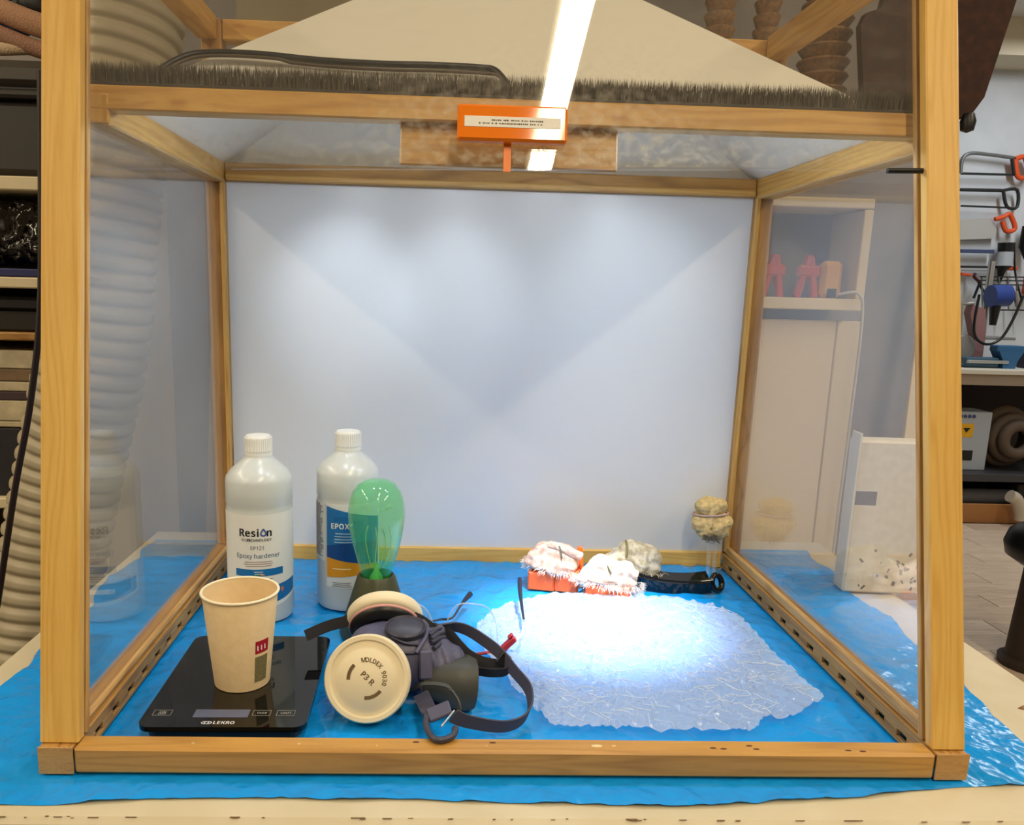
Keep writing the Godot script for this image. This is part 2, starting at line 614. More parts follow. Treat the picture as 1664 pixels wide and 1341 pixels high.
func room() -> void:
	wall("floor", V(-2.7, -0.74, -3.85), V(4.3, -0.688, 3.3), mat(rgb(92, 80, 68), 0.7), "dark underlay of the workshop floor")
	var fl := get_node("floor")
	# laminate planks where the photograph shows the floor
	var pm := [wood(rgb(222, 202, 180), rgb(178, 154, 132), 71, 0.45, 0.5, 1), wood(rgb(212, 192, 170), rgb(166, 144, 124), 72, 0.45, 0.5, 1), wood(rgb(228, 208, 186), rgb(188, 164, 142), 73, 0.45, 0.5, 0)]
	var row := 0
	var z := -3.16
	while z < -0.2:
		var x := 0.9 - fmod(row * 0.47, 0.8)
		while x < 3.4:
			var g := Geo.new().bar(V(x + 0.399, -0.684, z + 0.06), V(0.797, 0.008, 0.1185), 0.001)
			part(fl, "plank", g, pm[(row * 2 + int(x * 3)) % 3])
			x += 0.8
		z += 0.12
		row += 1
	wall("ceiling", V(-2.7, 1.72, -3.85), V(4.3, 1.8, 3.3), M.white_wall, "white workshop ceiling")
	wall("wall_left", V(-2.7, -0.7, -3.85), V(-2.6, 1.75, 3.3), M.white_wall, "white side wall beside the storage shelf")
	wall("wall_right", V(4.2, -0.7, -3.85), V(4.3, 1.75, 3.3), M.white_wall, "white side wall at the end of the tool bench")
	wall("wall_front", V(-2.7, -0.7, 3.2), V(4.3, 1.75, 3.3), mottled(rgb(128, 120, 108), rgb(116, 108, 98), 1.5, 0.85), "taupe wall opposite the fume box")
	wall("wall_back", V(-2.7, -0.7, -1.5), V(1.12, 1.75, -1.42), M.grey_wall, "grey partition wall behind the fume box")
	wall("wall_far", V(0.9, -0.7, -3.85), V(4.3, 1.75, -3.75), mottled(rgb(208, 212, 216), rgb(198, 203, 208), 1.7, 0.8), "white wall where the saws hang")
	wall("trim_1", V(1.1, 1.55, -3.75), V(4.2, 1.72, -3.5), mat(rgb(214, 202, 176), 0.7), "cream boxed beam under the ceiling")

func table() -> void:
	var t := thing("work_table", "cream painted work table under the blue plastic sheet", "table")
	part(t, "table_top", Geo.new().bar(V(0.0235, -0.016, -0.29), V(1.023, 0.032, 0.68), 0.004), M.table)
	part(t, "apron", Geo.new().bar(V(0.0235, -0.075, 0.038), V(0.98, 0.086, 0.02), 0.002), M.table)
	for s in [[-0.45, 0.0], [0.5, 0.0], [-0.45, -0.59], [0.5, -0.59]]:
		part(t, "leg", Geo.new().bar(V(s[0], -0.355, s[1]), V(0.05, 0.646, 0.05), 0.003), M.table)
	# chips along the front edge
	rng.seed = 8
	var g := Geo.new()
	for k in 46:
		var x := rng.randf_range(-0.45, 0.5)
		g.bar(V(x, 0.0002, 0.0475 + rng.randf_range(-0.0012, 0.0008)), V(rng.randf_range(0.0015, 0.009), 0.0006, rng.randf_range(0.0005, 0.0011)), 0.0002)
	stuff(t, "paint_chips", g, mat(rgb(120, 92, 60), 0.8))
	# worn patch with bare brown wood on the right edge
	part(t, "bare_patch", Geo.new().extrude([Vector2(0.487, 0.118), Vector2(0.505, 0.128), Vector2(0.52, 0.146), Vector2(0.533, 0.14), Vector2(0.534, 0.09), Vector2(0.512, 0.1)], Transform3D(Basis(Vector3.RIGHT, Vector3.FORWARD, Vector3.UP), V(0, 0.0004, 0)), 0.0008), mottled(rgb(150, 112, 78), rgb(116, 82, 56), 0.05, 0.8), "bare brown patch in the paint")
	# blue polythene sheet
	noise.seed = 21
	noise.frequency = 1.0
	noise.fractal_octaves = 3
	var edge := func(u: float, w: float) -> Vector3:
		var x := lerpf(-0.466, 0.47, u)
		var zf := 0.0305 + 0.004 * sin(x * 11.0) + 0.004 * noise.get_noise_1d(x * 7.0) - maxf(0.0, x - 0.12) * 0.075
		var z := lerpf(-0.585, zf, w)
		x += (0.022 * noise.get_noise_2d(z * 5.0, 3.0) + (0.5 - w) * (0.055 if u > 0.5 else -0.012)) * absf(u * 2.0 - 1.0)
		var ax := absf(x)
		var m := 1.0
		m *= clampf((absf(ax - 0.347) - 0.014) / 0.018, 0.0, 1.0)
		if ax < 0.37:
			m *= clampf((absf(z + 0.01) - 0.012) / 0.018, 0.0, 1.0)
		if x > -0.315 and x < -0.155 and z > -0.225 and z < -0.025: m *= 0.25
		if x > -0.17 and x < -0.02 and z > -0.22 and z < -0.03: m *= 0.4
		var ridge := 1.0 - absf(noise.get_noise_2d(x * 9.0 + z * 4.0, z * 9.0 - x * 2.0)) * 2.0
		var y := 0.0006 + m * (0.0012 + 0.0032 * maxf(0.0, ridge - 0.55) + 0.0014 * noise.get_noise_2d(x * 24.0, z * 24.0 + 7.0))
		if ax < 0.334 and z < -0.44: y += 0.004 * smoothstep(-0.44, -0.49, z) * m
		if z < -0.495: y = 0.0006
		return V(x, maxf(y, 0.0004), z)
	var sh := single("plastic_sheet", Geo.new().sheet(260, 170, edge), M.blue, "shiny blue plastic sheet spread over the table under the fume box", "plastic sheet")
	sh.set_meta("label", "shiny blue plastic sheet spread over the table under the fume box")

func slotted(parent: Node, x: float) -> void:
	# inner cheek of a bottom rail with a row of oblong slots cut right through
	var g := Geo.new()
	var z0 := -0.022
	var z1 := -0.493
	var pitch := 0.0345
	var h := 0.019
	var lo := 0.0035
	g.bar(V(x, lo + 0.0022, (z0 + z1) / 2), V(0.004, 0.0044, z0 - z1), 0.0006)
	g.bar(V(x, lo + h - 0.0042, (z0 + z1) / 2), V(0.004, 0.0084, z0 - z1), 0.0006)
	var z := z0
	while z > z1:
		var w := minf(pitch - 0.0145, z - z1)
		g.bar(V(x, lo + 0.0075, z - w / 2), V(0.004, 0.0064, w), 0.0006)
		z -= pitch
	part(parent, "slotted_strip", g, M.slot, "wooden strip with a row of oblong slots")

func hood() -> void:
	var o := thing("fume_box", "pine framed fume extraction box with clear panes standing on blue sheet", "fume hood")
	var B := 0.0026
	# bottom frame
	for s in [-1.0, 1.0]:
		part(o, "side_rail", Geo.new().bar(V(s * 0.3525, 0.0135, -0.262), V(0.015, 0.0218, 0.522), 0.0012), M.pine_old)
		part(o, "rail_cap", Geo.new().bar(V(s * 0.3395, 0.0230, -0.262), V(0.0112, 0.0028, 0.52), 0.0006), M.pine_old)
		part(o, "end_grain", Geo.new().bar(V(s * 0.3470, 0.0135, -0.0006), V(0.0262, 0.0222, 0.0015), 0.0004), M.endgrain, "end grain of the side rail")
		slotted(o, s * 0.3362)
		var bh := 0.006 if s < 0 else 0.011
		part(o, "glazing_bead", Geo.new().bar(V(s * 0.3395, 0.0244 + bh / 2, -0.258), V(0.006, bh, 0.47), 0.0015), M.bead)
	part(o, "front_rail", Geo.new().bar(V(-0.0002, 0.0135, -0.0095), V(0.6672, 0.0218, 0.0192), 0.0022), M.rail)
	part(o, "back_rail", Geo.new().bar(V(0, 0.0135, -0.5045), V(0.668, 0.0232, 0.02), 0.0015), M.pine)
	# paint splashes and knocks on the front rail
	rng.seed = 77
	var g := Geo.new()
	for q in [[0.0665, 0.024, 0.010], [0.0800, 0.0245, 0.004], [-0.105, 0.0138, 0.0022], [-0.246, 0.0205, 0.003], [-0.165, 0.021, 0.003], [-0.02, 0.017, 0.0018]]:
		g.lathe([Vector2(q[2] * 0.5, 0), Vector2(q[2] * 0.3, 0.0004), Vector2(0, 0.0005)], 10, Transform3D(Basis.from_scale(V(1, 1, 0.4)), V(q[0], 0.0243, -0.004 - q[1] * 0.2)))
	stuff(o, "paint_splashes", g, mat(rgb(224, 206, 160), 0.7))
	g = Geo.new()
	for q in [[0.166, 0.006], [0.158, 0.007], [0.192, 0.006], [0.188, 0.0105], [0.265, 0.005], [0.276, 0.004], [-0.075, 0.012], [-0.015, 0.012]]:
		g.lathe([Vector2(0.0022, 0), Vector2(0.0012, 0.0003), Vector2(0, 0.0004)], 8, Transform3D(Basis.from_scale(V(1.4, 1, 0.6)), V(q[0], 0.02435, -q[1])))
	stuff(o, "burn_marks", g, mat(rgb(84, 48, 30), 0.8))
	# back: panel, posts, top rail
	part(o, "back_panel", Geo.new().bar(V(0, 0.262, -0.5005), V(0.672, 0.478, 0.004), 0.0), M.white_board, "smooth white back panel")
	for s in [-1.0, 1.0]:
		part(o, "back_post", Geo.new().bar(V(s * 0.3465, 0.355, -0.506), V(0.0245, 0.66, 0.026), 0.0015), M.pine_old)
		part(o, "back_bead", Geo.new().bar(V(s * 0.3375, 0.262, -0.4895), V(0.0062, 0.47, 0.0065), 0.0015), M.pine2)
	part(o, "back_top_rail", Geo.new().bar(V(0, 0.5085, -0.5), V(0.668, 0.0225, 0.022), 0.0015), M.pine_old)
	part(o, "top_bead", Geo.new().bar(V(0, 0.5015, -0.4865), V(0.664, 0.0075, 0.006), 0.0015), M.pine2)
	# side top rails
	for s in [-1.0, 1.0]:
		part(o, "side_top_rail", Geo.new().bar(V(s * 0.3475, 0.508, -0.322), V(0.0265, 0.024, 0.372), 0.0015), M.pine2)
		part(o, "glazing_bead", Geo.new().bar(V(s * 0.3375, 0.4985, -0.322), V(0.0055, 0.006, 0.36), 0.0012), M.bead)
	# leaning front posts with a groove for the sash
	for s in [-1.0, 1.0]:
		var lean := LEAN_L if s < 0 else LEAN_R
		var skew := Basis(Vector3.RIGHT, V(lean, 1, -TILT), Vector3(0, 0, 1))
		var y0 := 0.0247
		var y1 := 0.95
		var mid := V(lean, 1, -TILT) * (y0 + y1) / 2
		var w := 0.0295 if s < 0 else 0.027       # width of the post's face
		var cx: float = s * (0.36 - w / 2)
		part(o, "front_post", Geo.new().cbox(Transform3D(skew, mid + V(cx, 0, -0.0052)), V(w, y1 - y0, 0.0104), 0.0012), M.pine)
		part(o, "sash_groove", Geo.new().cbox(Transform3D(skew, mid + V(cx + s * 0.004, 0, -0.0125)), V(w - 0.008, y1 - y0, 0.0044), 0.0), M.pine_old)
		part(o, "stop_bead", Geo.new().cbox(Transform3D(skew, mid + V(cx, 0, -0.0174)), V(w, y1 - y0, 0.0054), 0.0008), M.bead)
		part(o, "pane", Geo.new().extrude([Vector2(-0.021 - TILT * 0.03, 0.0275), Vector2(-0.021 - TILT * 0.497, 0.497), Vector2(-0.495, 0.497), Vector2(-0.495, 0.0275)], Transform3D(Basis(V(0, 0, 1), V(0, 1, 0), V(-1, 0, 0)), V(s * 0.3455, 0, 0)), 0.003), M.glass, "clear side pane")
	# the sliding front sash
	var tn := V(0, 1, -TILT).normalized()
	var nz := V(0, TILT, 1).normalized()
	var plane := Transform3D(Basis(Vector3.RIGHT, tn, nz), V(0, 0, -0.0125))
	var k := 1.0 / tn.y
	var sash := part(o, "sash", Geo.new().extrude([Vector2(-0.3460, 0.4570 * k), Vector2(0.3260, 0.4777 * k), Vector2(0.3160, 0.95 * k), Vector2(-0.3590, 0.95 * k)], plane, 0.0034), M.sash, "raised clear sliding sash with grime")
	part(sash, "grime", Geo.new().sheet(8, 8, func(u, w): return plane * V(lerpf(-0.341, 0.317, u), lerpf(0.4592 + 0.0195 * u, 0.66, w) * k, 0.0021), nz), grime(), "smeary film of dried residue")
	var hp := Transform3D(plane.basis, plane * V(-0.0093, 0.5003 * k, 0.0060))
	var handle := part(sash, "handle", Geo.new().cbox(hp, V(0.087, 0.029, 0.008), 0.002), M.orange_gloss, "orange box handle")
	part(handle, "sticker", Geo.new().cbox(hp.translated_local(V(0.0, 0.0003, 0.0041)), V(0.076, 0.0085, 0.0004), 0.0001), M.paper)
	g = Geo.new()
	rng.seed = 5
	for ln in 2:
		var x := -0.016 if ln == 0 else -0.026
		while x < 0.024:
			var w := rng.randf_range(0.0008, 0.0014)
			g.cbox(hp.translated_local(V(x, 0.0015 - ln * 0.0026, 0.00435)), V(w, rng.randf_range(0.0007, 0.0013), 0.0001), 0.0)
			x += w + (0.0004 if rng.randf() < 0.8 else 0.0016)
	part(handle, "fine_print", g, mat(rgb(96, 84, 74), 0.8))
	part(sash, "tape", Geo.new().cbox(plane.translated_local(V(-0.0125, 0.4760 * k, 0.0023)), V(0.006, 0.023, 0.0008), 0.0002), M.orange)
	part(o, "sash_pin", Geo.new().tube([V(0.294, 0.4755, -0.1055), V(0.329, 0.4766, -0.1057)], 0.0022, 10), M.black, "black pin holding the sash up")
	# front top rail, centre block, draught brush
	part(o, "front_top_rail", Geo.new().cbox(Transform3D(Basis(Vector3.RIGHT, V(0, 1, -TILT), V(0, 0, 1)), V(-0.0105, 0.5172, -TILT * 0.5172 - 0.04)), V(0.700, 0.0202, 0.02), 0.0015), M.pine2)
	part(o, "centre_block", Geo.new().cbox(Transform3D(Basis(Vector3.RIGHT, V(0, 1, -TILT), V(0, 0, 1)), V(-0.0085, 0.490, -TILT * 0.490 - 0.046)), V(0.182, 0.035, 0.012), 0.0015), M.pine2)
	brush(o)
	cone(o)
	# upper frame that carries the sash
	part(o, "rear_beam", Geo.new().bar(V(0, 0.673, -0.506), V(0.668, 0.024, 0.022), 0.0015), M.pine2)
	for s in [-1.0, 1.0]:
		part(o, "upper_side_beam", Geo.new().bar(V(s * 0.3475 - 0.004, 0.6745, -0.335), V(0.024, 0.027, 0.316), 0.0015), M.pine2)

func grime() -> StandardMaterial3D:
	var w := 512
	var h := 192
	var im := Image.create(w, h, false, Image.FORMAT_RGBA8)
	var f := FastNoiseLite.new()
	f.seed = 12; f.frequency = 0.03; f.fractal_octaves = 5
	var s := FastNoiseLite.new()
	s.seed = 40; s.frequency = 0.075; s.fractal_octaves = 6; s.fractal_gain = 0.65
	for y in h:
		for x in w:
			var u := float(x) / w
			var d := float(y) / h
			var a := 0.012 + 0.05 * maxf(0.0, f.get_noise_2d(x * 0.6, y * 1.6))
			# streaky residue along the lower edge and round the handle
			var low := exp(-pow((1.0 - (1.0 - d)) / 0.16, 2.0)) * (0.3 + 0.7 * exp(-pow((u - 0.6) / 0.22, 2.0)))
			var spot := exp(-pow((u - 0.58) / 0.13, 2.0) - pow((d - 0.2) / 0.24, 2.0))
			spot += 0.8 * exp(-pow((u - 0.4) / 0.07, 2.0) - pow((d - 0.22) / 0.14, 2.0))
			var blot := clampf(s.get_noise_2d(x * 1.2, y * 1.2) * 1.5 + 0.3, 0.0, 1.0)
			a += (low * 0.36 + spot * 0.22) * blot
			im.set_pixel(x, y, Color(0.86, 0.84, 0.78, clampf(a, 0.0, 0.75)))
	var m := mat(Color.WHITE, 0.5)
	m.albedo_texture = ImageTexture.create_from_image(im)
	m.transparency = BaseMaterial3D.TRANSPARENCY_ALPHA
	m.texture_repeat = false
	return m

func brush(o: Node3D) -> void:
	rng.seed = 31
	part(o, "brush_holder", Geo.new().bar(V(-0.0105, 0.5285, -0.1505), V(0.698, 0.004, 0.014), 0.0008), mat(rgb(60, 54, 46), 0.7))
	var g := Geo.new()
	for k in 9000:
		var x := rng.randf_range(-0.358, 0.337)
		var z := -0.1505 + rng.randf_range(-0.006, 0.006)
		var h := rng.randf_range(0.014, 0.0195)
		var top := V(x + rng.randf_range(-0.0025, 0.0025), 0.530 + h, z + rng.randf_range(-0.003, 0.003))
		var a := rng.randf() * TAU
		var w := V(cos(a), 0, sin(a)) * 0.0006
		var b := V(x, 0.530, z)
		g.tri(b - w, b + w, top, V(-sin(a), 0.2, cos(a)).normalized(), V(-sin(a), 0.2, cos(a)).normalized(), V(-sin(a), 0.2, cos(a)).normalized())
	stuff(o, "bristles", g, mat(rgb(88, 79, 64), 0.85))

func slab(a: Vector3, b: Vector3, c: Vector3, d: Vector3, th: float) -> Geo:
	# a flat board with corners a b c d, th thick towards the inside
	var nn := (b - a).cross(c - a).normalized()
	var g := Geo.new()
	var q := [a, b, c, d]
	var p := []
	for x in q: p.append(x - nn * th)
	g.quad(a, b, c, d, nn)
	g.quad(p[0], p[1], p[2], p[3], -nn)
	var mid: Vector3 = (a + b + c + d) / 4
	for i in 4:
		var j := (i + 1) % 4
		var e: Vector3 = ((q[i] + q[j]) / 2 - mid).normalized()
		g.quad(q[i], q[j], p[j], p[i], e)
	return g

func cone(o: Node3D) -> void:
	# pyramid of four white boards that leads the air up to the duct
	var y0 := 0.5225
	var y1 := 0.688
	var x0 := -0.338
	var x1 := 0.338
	var z0 := -0.1585
	var z1 := -0.512
	var c := V(-0.004, 0, -0.333)
	var r := 0.045
	var bs := [V(x0, y0, z0), V(x1, y0, z0), V(x1, y0, z1), V(x0, y0, z1)]
	var ts := [c + V(-r, y1, r), c + V(r, y1, r), c + V(r, y1, -r), c + V(-r, y1, -r)]
	for i in 4:
		var j := (i + 1) % 4
		part(o, "hood_board", slab(bs[i], bs[j], ts[j], ts[i], 0.003), M.hood_board, "sloping white hood board")
	part(o, "duct", Geo.new().lathe([Vector2(0.05, 0), Vector2(0.05, 0.012), Vector2(0.046, 0.02), Vector2(0.046, 0.5), Vector2(0.044, 0.5), Vector2(0.044, 0.0)], 28, Transform3D(Basis.IDENTITY, c + V(0, y1 - 0.004, 0))), mat(rgb(170, 170, 166), 0.4, 0.6))
	var pts := spline([V(-0.3040, 0.5440, -0.1640), V(-0.2860, 0.5590, -0.1765), V(-0.2656, 0.5650, -0.1822), V(-0.2235, 0.5653, -0.1822), V(-0.1704, 0.5611, -0.1779), V(-0.1179, 0.5596, -0.1763), V(-0.0758, 0.5603, -0.177), V(-0.0335, 0.5596, -0.1763), V(-0.0203, 0.5569, -0.1735), V(-0.0102, 0.5439, -0.163)], 6)
	single("power_cable", Geo.new().tube(pts, 0.0028, 8), M.black, "black cable running along the foot of the white hood", "cable")
	var low := []
	for p: Vector3 in pts: low.append(p + V(0.004, -0.0065, 0.0063) * (0.9 if p.x > -0.2 else 0.5))
	single("power_cable", Geo.new().tube(low, 0.0016, 6), mat(rgb(80, 66, 50), 0.5), "thin brown wire below the black cable on the white hood", "cable")

func lamps() -> void:
	var spec := [[-0.195, 0.066, V(0.02, -0.56, -1.0), 21.0], [-0.045, 0.045, V(0.0, -0.56, -1.0), 21.0], [0.195, 0.042, V(-0.04, -0.56, -1.0), 27.0], [0.105, 1.0, V(0.02, -1, -0.17), 19.0]]
	var names := ["round led lamp under the hood on the side of the scale", "round led lamp under the hood behind the centre block", "round led lamp at the far end of the lamp bar under the hood", "round led lamp under the hood shining down on the clear film"]
	var bar_o := thing("lamp_bar", "aluminium bar carrying led lamps behind the front top rail", "bar", V(0, 0, 0))
	part(bar_o, "bar", Geo.new().bar(V(0, 0.553, -0.212), V(0.565, 0.008, 0.02), 0.001), M.steel)
	for i in 4:
		var s: Array = spec[i]
		var o := thing("led_lamp", names[i], "lamp", V(s[0], 0.5485, -0.212), 0.0, "lamps under the hood")
		part(o, "lamp_housing", Geo.new().lathe([Vector2(0, 0), Vector2(0.023, 0), Vector2(0.025, -0.003), Vector2(0.025, -0.013), Vector2(0.021, -0.014), Vector2(0.020, -0.010), Vector2(0, -0.010)], 28), mat(rgb(70, 74, 78), 0.4, 0.5))
		part(o, "lens", Geo.new().lathe([Vector2(0.0195, -0.0105), Vector2(0.0185, -0.016), Vector2(0.013, -0.021), Vector2(0, -0.023)], 24), glow(Color(0.92, 0.96, 1.0), 70.0))
		var l := SpotLight3D.new()
		l.name = "beam"
		l.light_color = Color(0.91, 0.955, 1.0)
		l.light_energy = s[1]
		l.spot_range = 6.0
		l.spot_angle = s[3]
		l.spot_angle_attenuation = 1.0
		l.light_size = 0.016
		l.shadow_enabled = true
		l.position = V(0, -0.026, 0)
		o.add_child(l)
		l.look_at_from_position(o.position + l.position, o.position + l.position + s[2], Vector3.RIGHT)

# ---------------------------------------------------------------- what stands in the box
func contents() -> void:
	film()
	kitchen_scale()
	cup()
	hardener()
	resin()
	bulb()
	respirator()
	glasses()
	pads()
	dauber()

func film() -> void:
	var rim := [V(-0.0040, 0, -0.2953), V(0.0317, 0, -0.3419), V(0.0833, 0, -0.3693), V(0.1501, 0, -0.3760), V(0.2049, 0, -0.3679), V(0.2529, 0, -0.3500), V(0.2888, 0, -0.3139), V(0.2917, 0, -0.2471), V(0.2942, 0, -0.1890), V(0.2962, 0, -0.1440), V(0.2991, 0, -0.1181), V(0.2672, 0, -0.0922), V(0.2307, 0, -0.0781), V(0.2066, 0, -0.0598), V(0.1459, 0, -0.0588), V(0.0935, 0, -0.0609), V(0.0517, 0, -0.0631), V(0.0330, 0, -0.0829), V(0.0200, 0, -0.1149), V(0.0063, 0, -0.1560), V(-0.0091, 0, -0.2019), V(-0.0162, 0, -0.2537)]
	var loop := spline(rim, 10, true)
	var c := V(0.145, 0, -0.22)
	var f := FastNoiseLite.new()
	f.seed = 6; f.frequency = 1.0; f.fractal_octaves = 3; f.fractal_type = FastNoiseLite.FRACTAL_RIDGED
	var n2 := FastNoiseLite.new()
	n2.seed = 9; n2.frequency = 1.0; n2.fractal_octaves = 2
	var at := func(u: float, w: float) -> Vector3:
		var k := u * (loop.size() - 1)
		var e: Vector3 = loop[int(k)].lerp(loop[mini(int(k) + 1, loop.size() - 1)], k - int(k))
		var rag := 1.0 + 0.02 * n2.get_noise_1d(u * 22.0)
		var p := c + (e - c) * w * rag
		var wx := p.x + 0.02 * n2.get_noise_2d(p.x * 12.0, p.z * 12.0)
		var wz := p.z + 0.02 * n2.get_noise_2d(p.x * 12.0 + 40.0, p.z * 12.0)
		var y := 0.0054 + 0.0062 * (0.5 + 0.5 * f.get_noise_2d(wx * 20.0, wz * 20.0)) + 0.0030 * f.get_noise_2d(wx * 52.0, wz * 52.0)
		return V(p.x, y, p.z)
	var fo := thing("crumpled_film", "crumpled clear plastic film lying on the blue sheet", "plastic film")
	part(fo, "film", Geo.new().sheet(420, 110, at), M.film)
	# doubled pleats where the film folds over itself
	rng.seed = 90
	var g := Geo.new()
	for k in 360:
		var u := rng.randf()
		var w := sqrt(rng.randf()) * 0.97
		var p: Vector3 = at.call(u, w)
		var a := rng.randf_range(-0.9, 0.9) + (PI / 2 if rng.randf() < 0.35 else 0.0)
		var pts := []
		var l := rng.randf_range(0.006, 0.03)
		for s in 6:
			var q := p + V(cos(a), 0, sin(a)) * l * (s / 5.0 - 0.5)
			a += rng.randf_range(-0.35, 0.35)
			var e := q - c
			var uu := u
			var best := 1e9
			for t in 9:
				var cand := fposmod(u + (t - 4) * 0.012, 1.0)
				var dirv: Vector3 = at.call(cand, 1.0) - c
				var m := absf(dirv.x * e.z - dirv.z * e.x) / dirv.length()
				if m < best: best = m; uu = cand
			var rim_p: Vector3 = at.call(uu, 1.0) - c
			var ww := clampf(V(e.x, 0, e.z).length() / V(rim_p.x, 0, rim_p.z).length(), 0.0, 1.0)
			pts.append(at.call(uu, ww) + V(0, 0.0006, 0))
		g.strap(pts, V(0.2, 1, 0.1), rng.randf_range(0.0004, 0.0010), 0.0003)
	stuff(fo, "pleats", g, clear(Color(0.94, 0.97, 1.0, 0.5), 0.1))

func rounded(w: float, h: float, r: float, seg := 5) -> Array:
	var p := []
	for q in [[1, 1, 0.0], [-1, 1, 0.5], [-1, -1, 1.0], [1, -1, 1.5]]:
		for k in seg + 1:
			var a: float = PI * (q[2] + 0.5 * k / seg)
			p.append(Vector2(q[0] * (w / 2 - r) + r * cos(a), q[1] * (h / 2 - r) + r * sin(a)))
	return p

func kitchen_scale() -> void:
	var o := thing("kitchen_scale", "flat black glass digital kitchen scale under the paper cup", "kitchen scale", V(-0.2345, 0.0035, -0.1262), 0.012)
	var up := Basis(Vector3.RIGHT, Vector3.FORWARD, Vector3.UP)
	part(o, "body", Geo.new().extrude(rounded(0.126, 0.164, 0.012), Transform3D(up, V(0, 0.0075, 0)), 0.009), M.black)
	part(o, "glass_plate", Geo.new().extrude(rounded(0.1355, 0.1745, 0.010), Transform3D(up, V(0, 0.0142, 0)), 0.0044), M.gloss_black, "glossy black glass plate")
	for s in [[-1, -1], [1, -1], [-1, 1], [1, 1]]:
		part(o, "foot", Geo.new().lathe([Vector2(0, 0), Vector2(0.008, 0), Vector2(0.008, 0.0032), Vector2(0, 0.0032)], 14, Transform3D(Basis.IDENTITY, V(s[0] * 0.05, 0, s[1] * 0.066))), M.black)
	var top := 0.01648
	var on := func(x: float, z: float) -> Transform3D: return Transform3D(up, V(x + 0.2345, top, z + 0.1262))
	part(o, "display", Geo.new().cbox(on.call(-0.2388, -0.0602), V(0.0450, 0.0128, 0.0003), 0.0), mat(rgb(92, 98, 122), 0.25), "grey blue display window")
	part(o, "maker_name", flat_letters("LEKRO", 0.0044, on.call(-0.2335, -0.0458), true), mat(rgb(210, 210, 210), 0.5))
	var ring := Geo.new()
	for k in 2:
		var pts := []
		for a in 21: pts.append(Vector2(0.0034 * cos(TAU * a / 20), 0.0022 * sin(TAU * a / 20)))
		var tt: Transform3D = on.call(-0.2486 + k * 0.0022, -0.0457)
		for a in 20:
			var q: Vector2 = pts[a]
			var q2: Vector2 = pts[a + 1]
			ring.quad(tt * V(q.x, q.y, 0), tt * V(q2.x, q2.y, 0), tt * V(q2.x * 0.72, q2.y * 0.72, 0), tt * V(q.x * 0.72, q.y * 0.72, 0), Vector3.UP)
	part(o, "maker_mark", ring, mat(rgb(210, 210, 210), 0.5))
	for b in [[-0.2877, "ON", 0.0022, 0.0013], [-0.2877, "OFF", 0.0022, -0.0016], [-0.206, "TARE", 0.0027, 0.0], [-0.1861, "UNIT", 0.0027, 0.0]]:
		part(o, "key_text", flat_letters(b[1], b[2], on.call(b[0], -0.0613 - b[3])), mat(rgb(176, 172, 164), 0.5))
	for x in [-0.2877, -0.206, -0.1861]:
		var g := Geo.new()
		for e in [[0, 0.0042, 0.0148, 0.0003], [0, -0.0042, 0.0148, 0.0003], [0.0073, 0, 0.0003, 0.0087], [-0.0073, 0, 0.0003, 0.0087]]:
			g.cbox(on.call(x + e[0], -0.0613 - e[1]), V(e[2], e[3], 0.0002), 0.0)
		part(o, "key_outline", g, mat(rgb(150, 146, 138), 0.5))

func cup() -> void:
	var o := thing("paper_cup", "tan paper cup with a rolled rim standing on the black scale", "paper cup", V(-0.2349, 0.0201, -0.1185), 0.0)
	var r0 := 0.0242
	var r1 := 0.0328
	var h := 0.0865
	var paper := mottled(rgb(238, 214, 170), rgb(232, 206, 160), 0.05, 0.62, 0.0, 4)
	part(o, "wall", Geo.new().lathe([Vector2(r0 - 0.0012, 0.006), Vector2(r0 - 0.0006, 0), Vector2(r0, 0.0004), Vector2(r1, h - 0.002), Vector2(r1 - 0.0006, h - 0.001), Vector2(r0 - 0.0008, 0.006)], 48), paper)
	part(o, "bottom", Geo.new().disc(Transform3D(Basis.IDENTITY, V(0, 0.006, 0)), r0), paper)
	var rim := []
	for k in 49: rim.append(V((r1 + 0.0003) * sin(TAU * k / 48), h - 0.0008, (r1 + 0.0003) * cos(TAU * k / 48)))
	part(o, "rim", Geo.new().tube(rim, 0.0013, 8, false), mat(rgb(250, 236, 202), 0.55), "pale rolled rim")
	# printed panel, seen at the edge: red over grey
	var rad := func(y: float) -> float: return lerpf(r0, r1, y / h) + 0.00035
	for q in [[0.0355, 0.0475, mat(rgb(176, 20, 46), 0.6), "red_print"], [0.008, 0.0325, mottled(rgb(150, 138, 96), rgb(92, 92, 62), 0.006, 0.7, 0.15), "grey_print"]]:
		part(o, q[3], Geo.new().sheet(10, 4, func(u, w):
			var y: float = lerpf(q[0], q[1], w)
			var a: float = lerpf(0.66, 1.15, u)
			return V(rad.call(y) * sin(a), y, rad.call(y) * cos(a)), V(0.8, 0, 0.6)), q[2])
	var g := Geo.new()
	for k in 3:
		var a := 0.74 + k * 0.13
		g.cbox(Transform3D(Basis.from_euler(V(0, a, 0)), V(rad.call(0.0415) * sin(a), 0.0415, rad.call(0.0415) * cos(a))), V(0.0011, 0.006, 0.0003), 0.0)
	part(o, "white_strokes", g, M.paper)

